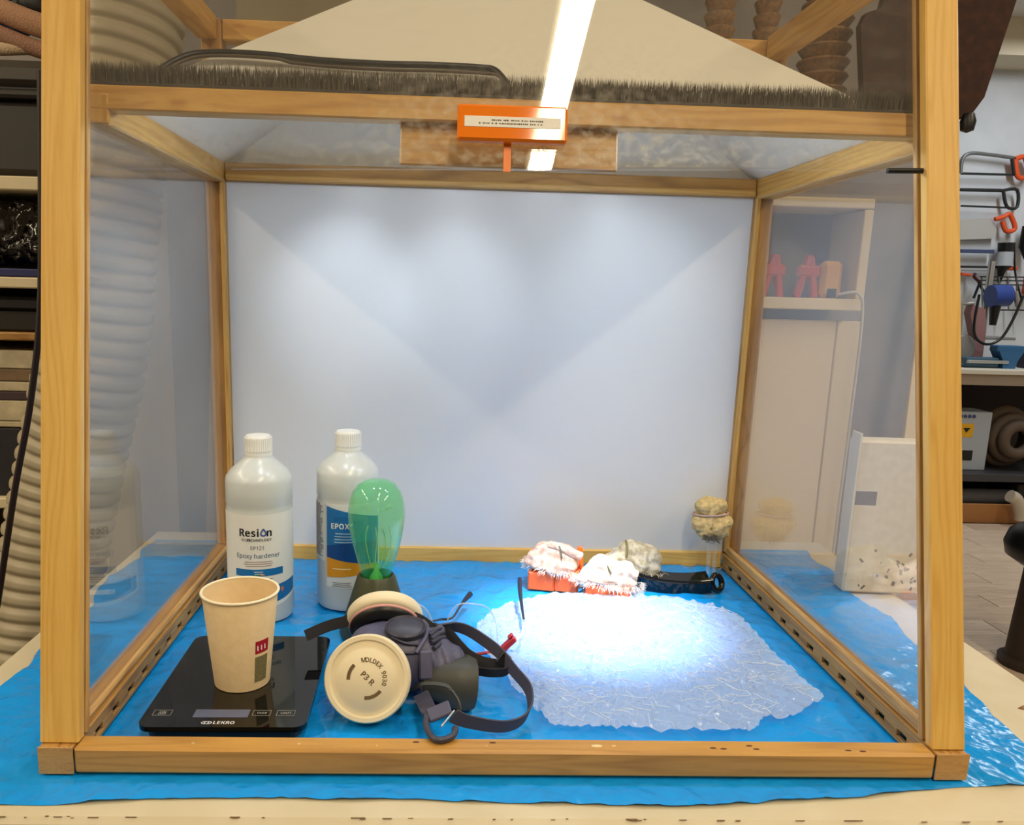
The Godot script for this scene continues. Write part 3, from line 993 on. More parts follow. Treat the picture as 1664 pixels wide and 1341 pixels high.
func bottle(called: String, label: String, at: Vector3, fill: float, liquid: Material) -> Node3D:
	var o := thing(called, label, "bottle", at, 0.0)
	var r := 0.0362
	var shell := [Vector2(0, 0.001), Vector2(r - 0.006, 0.0), Vector2(r - 0.0015, 0.0022), Vector2(r, 0.007), Vector2(r, 0.128), Vector2(r - 0.0008, 0.131), Vector2(r, 0.134), Vector2(r, 0.158), Vector2(r - 0.001, 0.163), Vector2(r - 0.006, 0.170), Vector2(r - 0.014, 0.177), Vector2(r - 0.019, 0.1815), Vector2(r - 0.0215, 0.185), Vector2(r - 0.0215, 0.191)]
	part(o, "body", Geo.new().lathe(shell, 48), M.hdpe, "milky plastic bottle body")
	var ins := [Vector2(0, 0.0025), Vector2(r - 0.007, 0.002), Vector2(r - 0.0022, 0.006), Vector2(r - 0.0013, 0.009), Vector2(r - 0.0013, fill), Vector2(0, fill)]
	part(o, "liquid", Geo.new().lathe(ins, 40), liquid)
	var cr := 0.0147
	part(o, "cap", Geo.new().lathe([Vector2(cr, 0.185), Vector2(cr + 0.0003, 0.1875), Vector2(cr, 0.1885), Vector2(cr - 0.0006, 0.2055), Vector2(cr - 0.002, 0.2073), Vector2(0, 0.2076)], 64), M.white_plastic, "ribbed white screw cap")
	var ribs := Geo.new()
	for k in 40:
		var a := TAU * k / 40
		ribs.cbox(Transform3D(Basis.from_euler(V(0, a, 0)), V((cr - 0.0002) * sin(a), 0.197, (cr - 0.0002) * cos(a))), V(0.0009, 0.0165, 0.001), 0.0003)
	part(o, "cap_ribs", ribs, M.white_plastic)
	return o

func bars(r: float, a0: float, y: float, w: float, n: int, step: float, thick: float, seedn: int) -> Geo:
	# lines of fine print too small to read
	rng.seed = seedn
	var g := Geo.new()
	for k in n:
		var half := w * rng.randf_range(0.75, 1.0) / 2 / r
		g = merge(g, round_patch(r, a0 - half, a0 + half, flat(y - k * step), flat(y - k * step + thick), 12))
	return g

func merge(a: Geo, b: Geo) -> Geo:
	a.v.append_array(b.v); a.n.append_array(b.n); a.uv.append_array(b.uv)
	return a

func hardener() -> void:
	M.hdpe = clear(Color(0.90, 0.92, 0.91, 0.72), 0.25)
	var o := bottle("hardener_bottle", "milky plastic bottle of epoxy hardener with a white and blue label", V(-0.2597, 0.003, -0.312), 0.146, mat(rgb(196, 200, 180), 0.3))
	var r := 0.0365
	var f := 0.05     # the label's middle faces a little to the right of the camera
	var lab := part(o, "label", round_patch(r, f - 1.32, f + 1.5, func(u): return 0.0305 - 0.011 * sin(PI * u), flat(0.1265), 40), mat(rgb(236, 235, 226), 0.5), "white printed label")
	var r2 := r + 0.0003
	part(lab, "brand", round_letters("Resi", 0.0088, r2, f - 0.17, 0.1065, true), M.ink)
	part(lab, "brand", round_letters("n", 0.0088, r2, f + 0.43, 0.1065, true), M.ink)
	# the drop that stands for the o
	var drop := Geo.new()
	var ring := []
	for k in 25:
		var t := TAU * k / 24
		var rr := 0.0036 * (1.0 + 0.0)
		ring.append(Vector2(rr * sin(t) * (1.0 if cos(t) < 0 else 1.0 - 0.45 * cos(t)), -rr * 0.0 + (rr * cos(t) if cos(t) < 0 else rr * 1.55 * cos(t))))
	for k in 24:
		var q := []
		for p: Vector2 in [ring[k], ring[k + 1], ring[k + 1] * 0.52, ring[k] * 0.52]:
			var a: float = f + 0.262 + p.x / r2
			q.append(V(r2 * sin(a), 0.1058 + p.y, r2 * cos(a)))
		drop.quad(q[0], q[1], q[2], q[3], V(sin(f + 0.26), 0, cos(f + 0.26)))
	part(lab, "drop_mark", drop, mat(rgb(74, 96, 168), 0.5))
	part(lab, "brand_line", round_letters("RESIN", 0.0028, r2, f - 0.255, 0.0985), M.ink)
	part(lab, "brand_line", round_letters("TECHNOLOGY", 0.0028, r2, f + 0.135, 0.0985, true), M.ink)
	part(lab, "product_code", round_letters("EP121", 0.0042, r2, f + 0.08, 0.0895), mat(rgb(60, 62, 66), 0.6))
	part(lab, "product_name", round_letters("Epoxy hardener", 0.0052, r2, f + 0.09, 0.0805), mat(rgb(40, 88, 130), 0.6))
	part(lab, "fine_print", bars(r2, f + 0.1, 0.0735, 0.034, 3, 0.0024, 0.0007, 3), mat(rgb(150, 120, 112), 0.7))
	part(lab, "blue_panel", round_patch(r2, f - 0.62, f + 0.86, flat(0.0575), flat(0.0655), 24), M.label_blue)
	part(lab, "fine_print", bars(r2 + 0.0002, f + 0.1, 0.0622, 0.010, 2, 0.0024, 0.0008, 4), mat(rgb(228, 236, 240), 0.7))
	part(lab, "green_tab", round_patch(r2 + 0.0002, f - 0.02, f + 0.14, flat(0.0585), flat(0.0602), 6), mat(rgb(40, 130, 84), 0.6))
	part(lab, "orange_tab", round_patch(r2 + 0.0002, f + 0.16, f + 0.27, flat(0.0585), flat(0.0602), 6), mat(rgb(226, 150, 70), 0.6))
	part(lab, "fine_print", bars(r2, f + 0.1, 0.0535, 0.036, 3, 0.0026, 0.0007, 7), mat(rgb(140, 130, 112), 0.7))
	part(lab, "blue_band", round_patch(r2, f - 1.24, f + 1.42, func(u): return 0.0335 - 0.009 * sin(PI * u), func(u): return 0.049 - 0.004 * sin(PI * u), 40), M.label_blue)
	part(lab, "white_strip", round_patch(r2 + 0.0002, f - 0.55, f + 0.62, flat(0.034), flat(0.0395), 20), M.paper)
	part(lab, "component_letter", round_letters("B", 0.0055, r2 + 0.0003, f + 0.82, 0.0395, true), mat(rgb(238, 128, 70), 0.6))

func resin() -> void:
	var o := bottle("resin_bottle", "milky plastic bottle of epoxy resin with a blue and gold label, behind the green bulb", V(-0.166, 0.003, -0.352), 0.150, mat(rgb(206, 214, 212), 0.3))
	var r := 0.0365
	var lab := part(o, "label", round_patch(r, -0.62, 1.5, flat(0.030), flat(0.129), 36), mat(rgb(226, 228, 226), 0.5), "printed front label")
	var r2 := r + 0.0003
	part(lab, "blue_field", round_patch(r2, -0.60, 1.3, flat(0.078), func(u): return 0.126 - 0.016 * u, 30), M.label_blue)
	part(lab, "deep_blue_wave", round_patch(r2 + 0.0001, -0.60, 1.3, func(u): return 0.066 - 0.012 * u, func(u): return 0.079 + 0.006 * sin(3.0 * u), 30), M.label_deep)
	part(lab, "gold_wave", round_patch(r2, -0.60, 1.3, func(u): return 0.042 + 0.006 * u, func(u): return 0.0665 - 0.012 * u, 30), M.label_gold)
	part(lab, "product_code", round_letters("EP101", 0.0042, r2 + 0.0002, -0.13, 0.112), mat(rgb(34, 84, 140), 0.6))
	part(lab, "product_name", round_letters("EPOXY", 0.0066, r2 + 0.0002, -0.08, 0.1035, true), M.paper)
	part(lab, "fine_print", bars(r2 + 0.0002, -0.02, 0.0945, 0.026, 4, 0.0034, 0.0009, 13), mat(rgb(206, 222, 234), 0.7))
	part(lab, "fine_print", bars(r2 + 0.0002, -0.1, 0.0525, 0.022, 1, 0.003, 0.0012, 14), mat(rgb(250, 226, 170), 0.7))
	part(lab, "fine_print", bars(r2, -0.1, 0.036, 0.026, 3, 0.0022, 0.0006, 15), M.ink)
	# side label: close rows of black print
	var side := part(o, "side_label", round_patch(r, -1.5, -0.66, flat(0.060), flat(0.128), 16), mat(rgb(220, 222, 220), 0.5), "side label of dense small print")
	var g := Geo.new()
	rng.seed = 19
	for k in 30:
		var y := 0.1255 - k * 0.0021
		g = merge(g, round_patch(r2, -1.42, -0.74 - rng.randf() * 0.2, flat(y), flat(y + 0.0008), 8))
	part(side, "fine_print", g, mat(rgb(64, 64, 66), 0.7))

func bulb() -> void:
	var o := thing("green_bulb", "clear green glass teardrop bulb on a dark olive cone in front of the resin bottle", "bulb lamp", V(-0.1262, 0.003, -0.266), 0.0)
	part(o, "cone_base", Geo.new().lathe([Vector2(0, 0), Vector2(0.0385, 0), Vector2(0.0395, 0.002), Vector2(0.0205, 0.064), Vector2(0.0185, 0.0665), Vector2(0.0165, 0.065), Vector2(0.0165, 0.058), Vector2(0, 0.058)], 36), mat(rgb(56, 60, 30), 0.45), "dark olive cone stand")
	var prof := [Vector2(0.0150, 0.060), Vector2(0.0158, 0.066), Vector2(0.0178, 0.074), Vector2(0.0208, 0.084), Vector2(0.0243, 0.096), Vector2(0.0272, 0.108), Vector2(0.0293, 0.120), Vector2(0.0303, 0.131), Vector2(0.0300, 0.141), Vector2(0.0284, 0.151), Vector2(0.0252, 0.159), Vector2(0.0202, 0.1658), Vector2(0.0138, 0.1696), Vector2(0.0065, 0.1712), Vector2(0, 0.1715)]
	var glass := clear(Color(0.26, 0.88, 0.38, 0.22), 0.0)
	part(o, "glass", Geo.new().lathe(prof, 48), glass, "green tinted glass")
	var inner := []
	for p: Vector2 in prof: inner.append(Vector2(maxf(0.0, p.x - 0.0012), p.y - 0.0012))
	var tint := mat(Color(0.82, 0.99, 0.86, 0.0), 0.0)
	tint.refraction_enabled = true
	tint.refraction_scale = 0.0006
	tint.albedo_color.a = 0.02
	part(o, "tint", Geo.new().lathe(inner, 40), tint, "green dyed inside of the glass")
	var wire := mat(rgb(246, 250, 190), 0.3)
	var stem := Geo.new().lathe([Vector2(0.008, 0.058), Vector2(0.0065, 0.064), Vector2(0.003, 0.07), Vector2(0.0022, 0.078), Vector2(0, 0.079)], 16)
	part(o, "stem", stem, mat(rgb(120, 220, 120), 0.3))
	for q in [[-0.0095, -0.012, -0.0065], [-0.001, 0.0005, 0.0], [0.0065, 0.010, 0.004], [0.0125, 0.0155, -0.004]]:
		part(o, "filament", Geo.new().tube(spline([V(q[0] * 0.6, 0.073, q[2] * 0.5), V(q[0], 0.086, q[2]), V(q[1], 0.104, q[2]), V(q[0], 0.118, q[2])], 6), 0.0005, 6), wire)
	var star := Geo.new()
	for k in 7:
		var a := TAU * k / 7 + 0.3
		star.tube([V(0.008 * cos(a), 0.137, 0.008 * sin(a)), V(0.016 * cos(a), 0.142, 0.016 * sin(a))], 0.0004, 5)
	part(o, "support_wires", star, wire)

func filter_disc(o: Node3D, at: Vector3, axis: Vector3, print_it: bool) -> void:
	var t := aim(at, axis)
	var r := 0.0372
	var f := part(o, "filter", Geo.new().lathe([Vector2(0.030, -0.014), Vector2(0.0352, -0.0125), Vector2(r, -0.009), Vector2(r, -0.002), Vector2(r - 0.0012, 0.0), Vector2(r - 0.0045, 0.0), Vector2(r - 0.006, -0.0016), Vector2(0.0265, -0.0016), Vector2(0.024, 0.0006), Vector2(0.0, 0.0006)], 56, t), relief(mat(rgb(236, 222, 186), 0.65), 0.012, 0.02, 0.06), "round cream filter")
	part(f, "filter_ring", Geo.new().lathe([Vector2(0.024, -0.024), Vector2(0.0315, -0.022), Vector2(0.034, -0.018), Vector2(0.034, -0.0135), Vector2(0.030, -0.0125)], 48, t), M.black, "dark ring behind the filter")
	if not print_it:
		part(f, "print_band", Geo.new().lathe([Vector2(0.0322, -0.0185), Vector2(0.0348, -0.0165), Vector2(0.0349, -0.0145)], 48, t), mat(rgb(206, 150, 140), 0.6), "pink printed band")
		return
	var top := 0.00085
	# right and up as they appear on the disc when one looks at it
	var right := Vector3.UP.cross(axis).normalized()
	var upv := axis.cross(right).normalized()
	var c := at + axis.normalized() * top
	var nrm := axis.normalized()
	var put := func(rad: float, ang: float) -> Vector3: return c + right * (rad * cos(ang)) + upv * (rad * sin(ang))
	var word := "MOLDEX 9030"
	for i in word.length():
		if word[i] == " ": continue
		var a := deg_to_rad(103.0 - i * 11.6)
		var dir: Vector3 = (right * cos(a) + upv * sin(a))
		var tx := (right * sin(a) - upv * cos(a))
		part(f, "rim_letter", flat_letters(word[i], 0.0041, Transform3D(Basis(tx, dir, nrm), put.call(0.0158, a)), true), M.ink_brown)
	var ta := deg_to_rad(-40)
	var tx2 := right * cos(ta) + upv * sin(ta)
	part(f, "class_mark", flat_letters("P3 R", 0.0052, Transform3D(Basis(tx2, nrm.cross(tx2), nrm), put.call(0.001, 0.6)), true), M.ink_brown)
	for arc in [[136.0, 186.0], [268.0, 324.0]]:
		var g := Geo.new()
		for k in 12:
			var a0 := deg_to_rad(lerpf(arc[0], arc[1], k / 12.0))
			var a1 := deg_to_rad(lerpf(arc[0], arc[1], (k + 1) / 12.0))
			g.quad(put.call(0.0142, a0), put.call(0.0142, a1), put.call(0.0172, a1), put.call(0.0172, a0), nrm)
		part(f, "print_bar", g, M.ink_brown)

func respirator() -> void:
	var o := thing("respirator_mask", "navy half mask respirator with two round cream filters and long straps", "respirator")
	var f1 := V(-0.1195, 0.0435, -0.078)
	var n1 := V(-0.10, 0.36, 0.92).normalized()
	var f2 := V(-0.1115, 0.0555, -0.190)
	var n2 := V(-0.05, 0.50, -0.86).normalized()
	var hub := V(-0.088, 0.040, -0.133)
	var fold := FastNoiseLite.new()
	fold.seed = 3; fold.frequency = 90.0
	var field := func(p: Vector3) -> float:
		var d := capsule(p, f1 - n1 * 0.041, hub, 0.0265, 0.026)
		d = smin(d, capsule(p, f2 - n2 * 0.041, hub, 0.0265, 0.026), 0.014)
		d = smin(d, capsule(p, hub + V(-0.034, 0.006, -0.004), hub + V(0.030, -0.012, 0.0), 0.019, 0.026), 0.012)
		d = smin(d, capsule(p, V(-0.0665, 0.047, -0.123), V(-0.067, 0.022, -0.104), 0.008, 0.0085), 0.004)
		d = smin(d, capsule(p, V(-0.0665, 0.049, -0.15), V(-0.058, 0.052, -0.158), 0.008, 0.006), 0.005)
		d += 0.0011 * sin(p.x * 520.0 + p.y * 260.0) * clampf((p.x + 0.085) * 60.0, 0.0, 1.0)
		return maxf(d, 0.0035 - p.y)
	part(o, "facepiece", Geo.new().nets(AABB(V(-0.16, -0.004, -0.225), V(0.15, 0.1, 0.175)), 0.0026, field), M.rubber_light, "navy moulded rubber facepiece")
	# oval valve cover on top
	var vt := aim(V(-0.0885, 0.0712, -0.1235), V(0.04, 0.92, 0.38))
	var oval := vt * Transform3D(Basis.from_scale(V(1.3, 1, 0.95)), Vector3.ZERO)
	part(o, "valve_cover", Geo.new().lathe([Vector2(0.0145, -0.004), Vector2(0.0145, 0.0008), Vector2(0.0135, 0.0016), Vector2(0.0122, 0.0004), Vector2(0.0115, 0.0008), Vector2(0, 0.0014)], 32, oval), M.rubber, "oval valve cover")
	# flared face seal that opens away from the filters
	var st := aim(V(-0.072, 0.026, -0.118), V(0.95, -0.14, -0.03), Vector3.UP)
	part(o, "face_seal", Geo.new().lathe([Vector2(0.018, 0.0), Vector2(0.0215, 0.012), Vector2(0.0265, 0.027), Vector2(0.0275, 0.040), Vector2(0.0245, 0.0475), Vector2(0.0215, 0.0475), Vector2(0.0235, 0.040), Vector2(0.022, 0.026), Vector2(0.016, 0.010)], 40, st * Transform3D(Basis.from_scale(V(1.3, 1, 0.78)), Vector3.ZERO)), M.skirt, "dark grey face seal")
	filter_disc(o, f1, n1, true)
	filter_disc(o, f2, n2, false)
	# side clip
	part(o, "strap_clip", Geo.new().beam(V(-0.0702, 0.0555, -0.1088), V(-0.0691, 0.0322, -0.0985), 0.0118, 0.0050, Vector3.RIGHT, 0.0018), M.rubber_light)
	part(o, "seal_frame", Geo.new().tube(spline([V(-0.0735, 0.0688, -0.143), V(-0.0692, 0.0663, -0.1359), V(-0.0700, 0.0640, -0.1208), V(-0.0742, 0.0592, -0.1112), V(-0.0783, 0.0545, -0.1060)], 6), 0.0021, 8), M.rubber_light)
	for q in [[V(-0.1007, 0.0656, -0.1134), V(-0.0873, 0.0617, -0.1096), V(-0.0753, 0.0597, -0.1117)], [V(-0.098, 0.0576, -0.1055), V(-0.0859, 0.0546, -0.1047), V(-0.0708, 0.0547, -0.1100)]]:
		part(o, "moulded_rib", Geo.new().tube(spline(q, 6), 0.0013, 8), M.rubber)
	for q in [[V(-0.0670, 0.0632, -0.1240), V(-0.0565, 0.0600, -0.1480)], [V(-0.0652, 0.0612, -0.1205), V(-0.0540, 0.0570, -0.1450)], [V(-0.0650, 0.0588, -0.1180), V(-0.0525, 0.0535, -0.1420)], [V(-0.0626, 0.0545, -0.1148), V(-0.0540, 0.0510, -0.1350)]]:
		part(o, "grip_ridge", Geo.new().tube([q[0], (q[0] + q[1]) / 2 + V(0, 0.0015, 0), q[1]], [0.0022, 0.0027, 0.0018], 8), M.rubber)
	# straps
	part(o, "strap", Geo.new().strap(spline([V(-0.1862, 0.0405, -0.17), V(-0.1681, 0.0455, -0.18), V(-0.1513, 0.0515, -0.178), V(-0.1275, 0.0600, -0.172), V(-0.1004, 0.0648, -0.170), V(-0.0785, 0.0590, -0.170), V(-0.0636, 0.0500, -0.165)], 6), V(0.0, 0.9, -0.35), 0.0108, 0.0016), M.webbing)
	part(o, "strap", Geo.new().strap(spline([V(-0.0655, 0.0520, -0.166), V(-0.0505, 0.0480, -0.165), V(-0.0388, 0.0411, -0.15), V(-0.0299, 0.0344, -0.145), V(-0.0155, 0.0295, -0.14), V(0.0026, 0.0290, -0.135)], 6), V(0.4, 0.85, -0.2), 0.0105, 0.0016), M.webbing)
	part(o, "strap", Geo.new().strap(spline([V(-0.0618, 0.0522, -0.165), V(-0.0451, 0.0519, -0.17), V(-0.0298, 0.0500, -0.165), V(-0.0114, 0.0440, -0.15), V(0.0005, 0.0394, -0.135), V(0.0109, 0.0316, -0.12), V(0.0221, 0.0232, -0.105), V(0.0236, 0.0164, -0.09), V(0.0194, 0.0135, -0.075), V(0.0092, 0.0125, -0.062), V(-0.0071, 0.0146, -0.053), V(-0.0327, 0.0230, -0.0455), V(-0.0456, 0.0315, -0.0395)], 7), [V(0.5, 0.7, 0.4), V(0.12, 1.0, 0.1)], 0.0118, 0.0016), M.webbing2)
	part(o, "strap", Geo.new().strap(spline([V(0.0022, 0.0394, -0.135), V(0.0065, 0.0326, -0.13), V(0.0035, 0.0270, -0.127), V(-0.0108, 0.0243, -0.13), V(-0.0298, 0.0232, -0.138), V(-0.040, 0.025, -0.136)], 6), V(0.1, 1.0, 0.25), 0.0090, 0.0016), M.webbing)
	part(o, "slide", Geo.new().beam(V(-0.002, 0.0395, -0.1325), V(0.0065, 0.0335, -0.1315), 0.0045, 0.012, V(0, 0.2, 1), 0.001), M.black)
	part(o, "strap", Geo.new().strap(spline([V(-0.0796, 0.0280, -0.09), V(-0.0740, 0.0355, -0.083), V(-0.0673, 0.0385, -0.08), V(-0.0520, 0.0404, -0.073), V(-0.0445, 0.0372, -0.064), V(-0.0406, 0.0315, -0.058), V(-0.0399, 0.0245, -0.0545)], 6), V(0.5, -0.2, 0.8), 0.0035, 0.0016), M.skirt)
	part(o, "strap", Geo.new().strap(spline([V(-0.073, 0.022, -0.093), V(-0.0685, 0.020, -0.078), V(-0.0650, 0.0225, -0.062), V(-0.0610, 0.0285, -0.046)], 6), V(0.9, 0.25, 0.3), 0.0140, 0.0022), M.webbing2)
	# buckle: an open frame with a bar
	var bf := Geo.new()
	bf.tube(spline([V(-0.0668, 0.0300, -0.048), V(-0.0672, 0.0285, -0.028), V(-0.0621, 0.0280, -0.0125), V(-0.0549, 0.0278, -0.0095), V(-0.0462, 0.0280, -0.0155), V(-0.0440, 0.0290, -0.0255)], 6), 0.0027, 8)
	part(o, "buckle", bf, M.rubber, "open plastic buckle loop")
	part(o, "buckle_plate", Geo.new().beam(V(-0.0660, 0.0300, -0.0410), V(-0.0480, 0.0375, -0.0425), 0.0125, 0.0038, V(0.3, -0.45, 0.8), 0.001), M.rubber_light)
	part(o, "buckle_bar", Geo.new().tube([V(-0.0556, 0.0315, -0.0225), V(-0.0450, 0.0375, -0.0370)], 0.0009, 6), M.steel)

func glasses() -> void:
	var o := thing("safety_glasses", "clear safety glasses with red trim and dark temples lying behind the mask straps", "safety glasses")
	var lens := clear(Color(0.9, 0.95, 1.0, 0.06), 0.0)
	var shape := func(c: float) -> Callable:
		return func(u: float, w: float) -> Vector3:
			var x := lerpf(-0.028, 0.028, u)
			var top := 0.050 * pow(maxf(0.0, 1.0 - pow(absf(u * 2.0 - 1.0), 3.2)), 0.5) + 0.004
			return V(c + x, 0.0085 + top * w + x * -0.08, -0.202 - 8.0 * x * x + 0.004 * sin(PI * w))
	for c in [-0.0245, -0.0890]:
		part(o, "lens", Geo.new().sheet(24, 10, shape.call(c), V(0, 0, 1)), lens)
		var edge := []
		for k in 25: edge.append(shape.call(c).call(k / 24.0, 1.0))
		part(o, "lens_edge", Geo.new().tube(edge, 0.0008, 6), clear(Color(0.92, 0.96, 1.0, 0.35), 0.05), "bright polished lens edge")
	part(o, "nose_bridge", Geo.new().tube(spline([V(-0.068, 0.030, -0.207), V(-0.0565, 0.040, -0.200), V(-0.046, 0.030, -0.207)], 6), 0.0014, 8), clear(Color(0.9, 0.95, 1.0, 0.3), 0.05))
	part(o, "brow_bar", Geo.new().tube(spline([V(-0.118, 0.0095, -0.208), V(-0.088, 0.0085, -0.201), V(-0.0562, 0.0085, -0.203), V(-0.0245, 0.0085, -0.2005), V(0.004, 0.0105, -0.207), V(0.010, 0.0145, -0.209)], 6), 0.0017, 8), M.red, "red brow bar")
	part(o, "hinge", Geo.new().beam(V(0.0075, 0.0115, -0.207), V(0.0200, 0.0245, -0.207), 0.006, 0.008, V(0.7, -0.7, 0), 0.001), M.red, "red hinge block")
	part(o, "hinge", Geo.new().beam(V(0.013, 0.024, -0.207), V(0.0175, 0.0285, -0.207), 0.003, 0.006, V(0.7, -0.7, 0), 0.001), M.red)
	part(o, "temple_sleeve", Geo.new().tube(spline([V(0.0185, 0.0205, -0.209), V(0.0265, 0.0225, -0.215), V(0.0315, 0.0235, -0.235), V(0.0338, 0.024, -0.252)], 5), 0.0015, 8), clear(Color(0.9, 0.95, 1.0, 0.3), 0.05))
	part(o, "temple", Geo.new().tube(spline([V(0.0338, 0.024, -0.25), V(0.0350, 0.0250, -0.285), V(0.0360, 0.0310, -0.32), V(0.0375, 0.0385, -0.342)], 6), [0.0013, 0.0014, 0.0014, 0.0015, 0.0015, 0.0016, 0.0017, 0.0018, 0.0019, 0.002, 0.0022, 0.0024, 0.0025, 0.0026, 0.0027, 0.0027, 0.0027, 0.0026, 0.0025], 8), mat(rgb(22, 26, 44), 0.4), "dark navy temple")
	var p2 := spline([V(-0.0663, 0.0330, -0.225), V(-0.0555, 0.0250, -0.25), V(-0.0432, 0.0220, -0.262), V(-0.0322, 0.0225, -0.30), V(-0.0215, 0.0235, -0.328)], 6)
	var rr := []
	for k in p2.size(): rr.append(0.0013 + 0.0022 * smoothstep(0.62, 1.0, float(k) / p2.size()))
	part(o, "temple", Geo.new().tube(p2, rr, 8), mat(rgb(22, 26, 44), 0.4), "dark navy temple")

func cloth_fold(o: Node3D, c: Vector3, half: Vector3, turn: float, m: Material, fur: Material, seedn: int, n: int, tilt := 0.0) -> void:
	# a canvas rag folded over the pad, frayed along its lower hem
	var f := FastNoiseLite.new()
	f.seed = seedn; f.frequency = 30.0; f.fractal_octaves = 2
	var inv := Transform3D(Basis.from_euler(V(0, turn, tilt)), c).affine_inverse()
	var field := func(p: Vector3) -> float:
		var q: Vector3 = inv * p
		var sl := half.x * (1.0 - 0.28 * clampf(q.y / half.y, -1.0, 1.0))
		var e := V(q.x / sl, q.y / half.y, q.z / (half.z * (1.0 - 0.30 * clampf(q.y / half.y, -1.0, 1.0))))
		var d := (pow(pow(absf(e.x), 4.0) + pow(absf(e.y), 4.0) + pow(absf(e.z), 4.0), 0.25) - 1.0) * half.y
		return d + 0.0055 * f.get_noise_3d(p.x, p.y * 0.6, p.z) + 0.0006 * sin(q.y * 520.0 + q.x * 60.0)
	var r := half.x * 1.6 + 0.006
	part(o, "cloth", Geo.new().nets(AABB(c - V(r, half.y * 1.5 + 0.004, half.z * 1.7 + 0.006), V(r * 2, half.y * 3.0 + 0.008, half.z * 3.4 + 0.012)), 0.0024, field), m, "folded canvas rag")
	rng.seed = seedn
	var g := Geo.new()
	var t := Transform3D(Basis.from_euler(V(0, turn, tilt)), c)
	for k in n:
		var a := rng.randf_range(-0.2, PI + 0.2) if rng.randf() < 0.75 else rng.randf() * TAU
		var base := t * V(half.x * 1.28 * cos(a), -half.y * rng.randf_range(0.5, 0.95), half.z * 1.22 * sin(a))
		var dir := (t.basis * V(cos(a) * 0.9, rng.randf_range(-1.2, -0.1), sin(a) * 0.9)).normalized()
		var l := rng.randf_range(0.003, 0.0085)
		var mid := base + dir * l * 0.55 + V(rng.randf_range(-1, 1), rng.randf_range(-0.5, 1), rng.randf_range(-1, 1)) * 0.0012
		var tip := base + dir * l
		if tip.y < 0.004: tip.y = 0.004
		g.tube([base, mid, tip], [0.00038, 0.0003, 0.0001], 3, false)
	var fr := stuff(o, "frayed_threads", g, fur)
	fr.set_meta("label", "frayed threads of the rag")

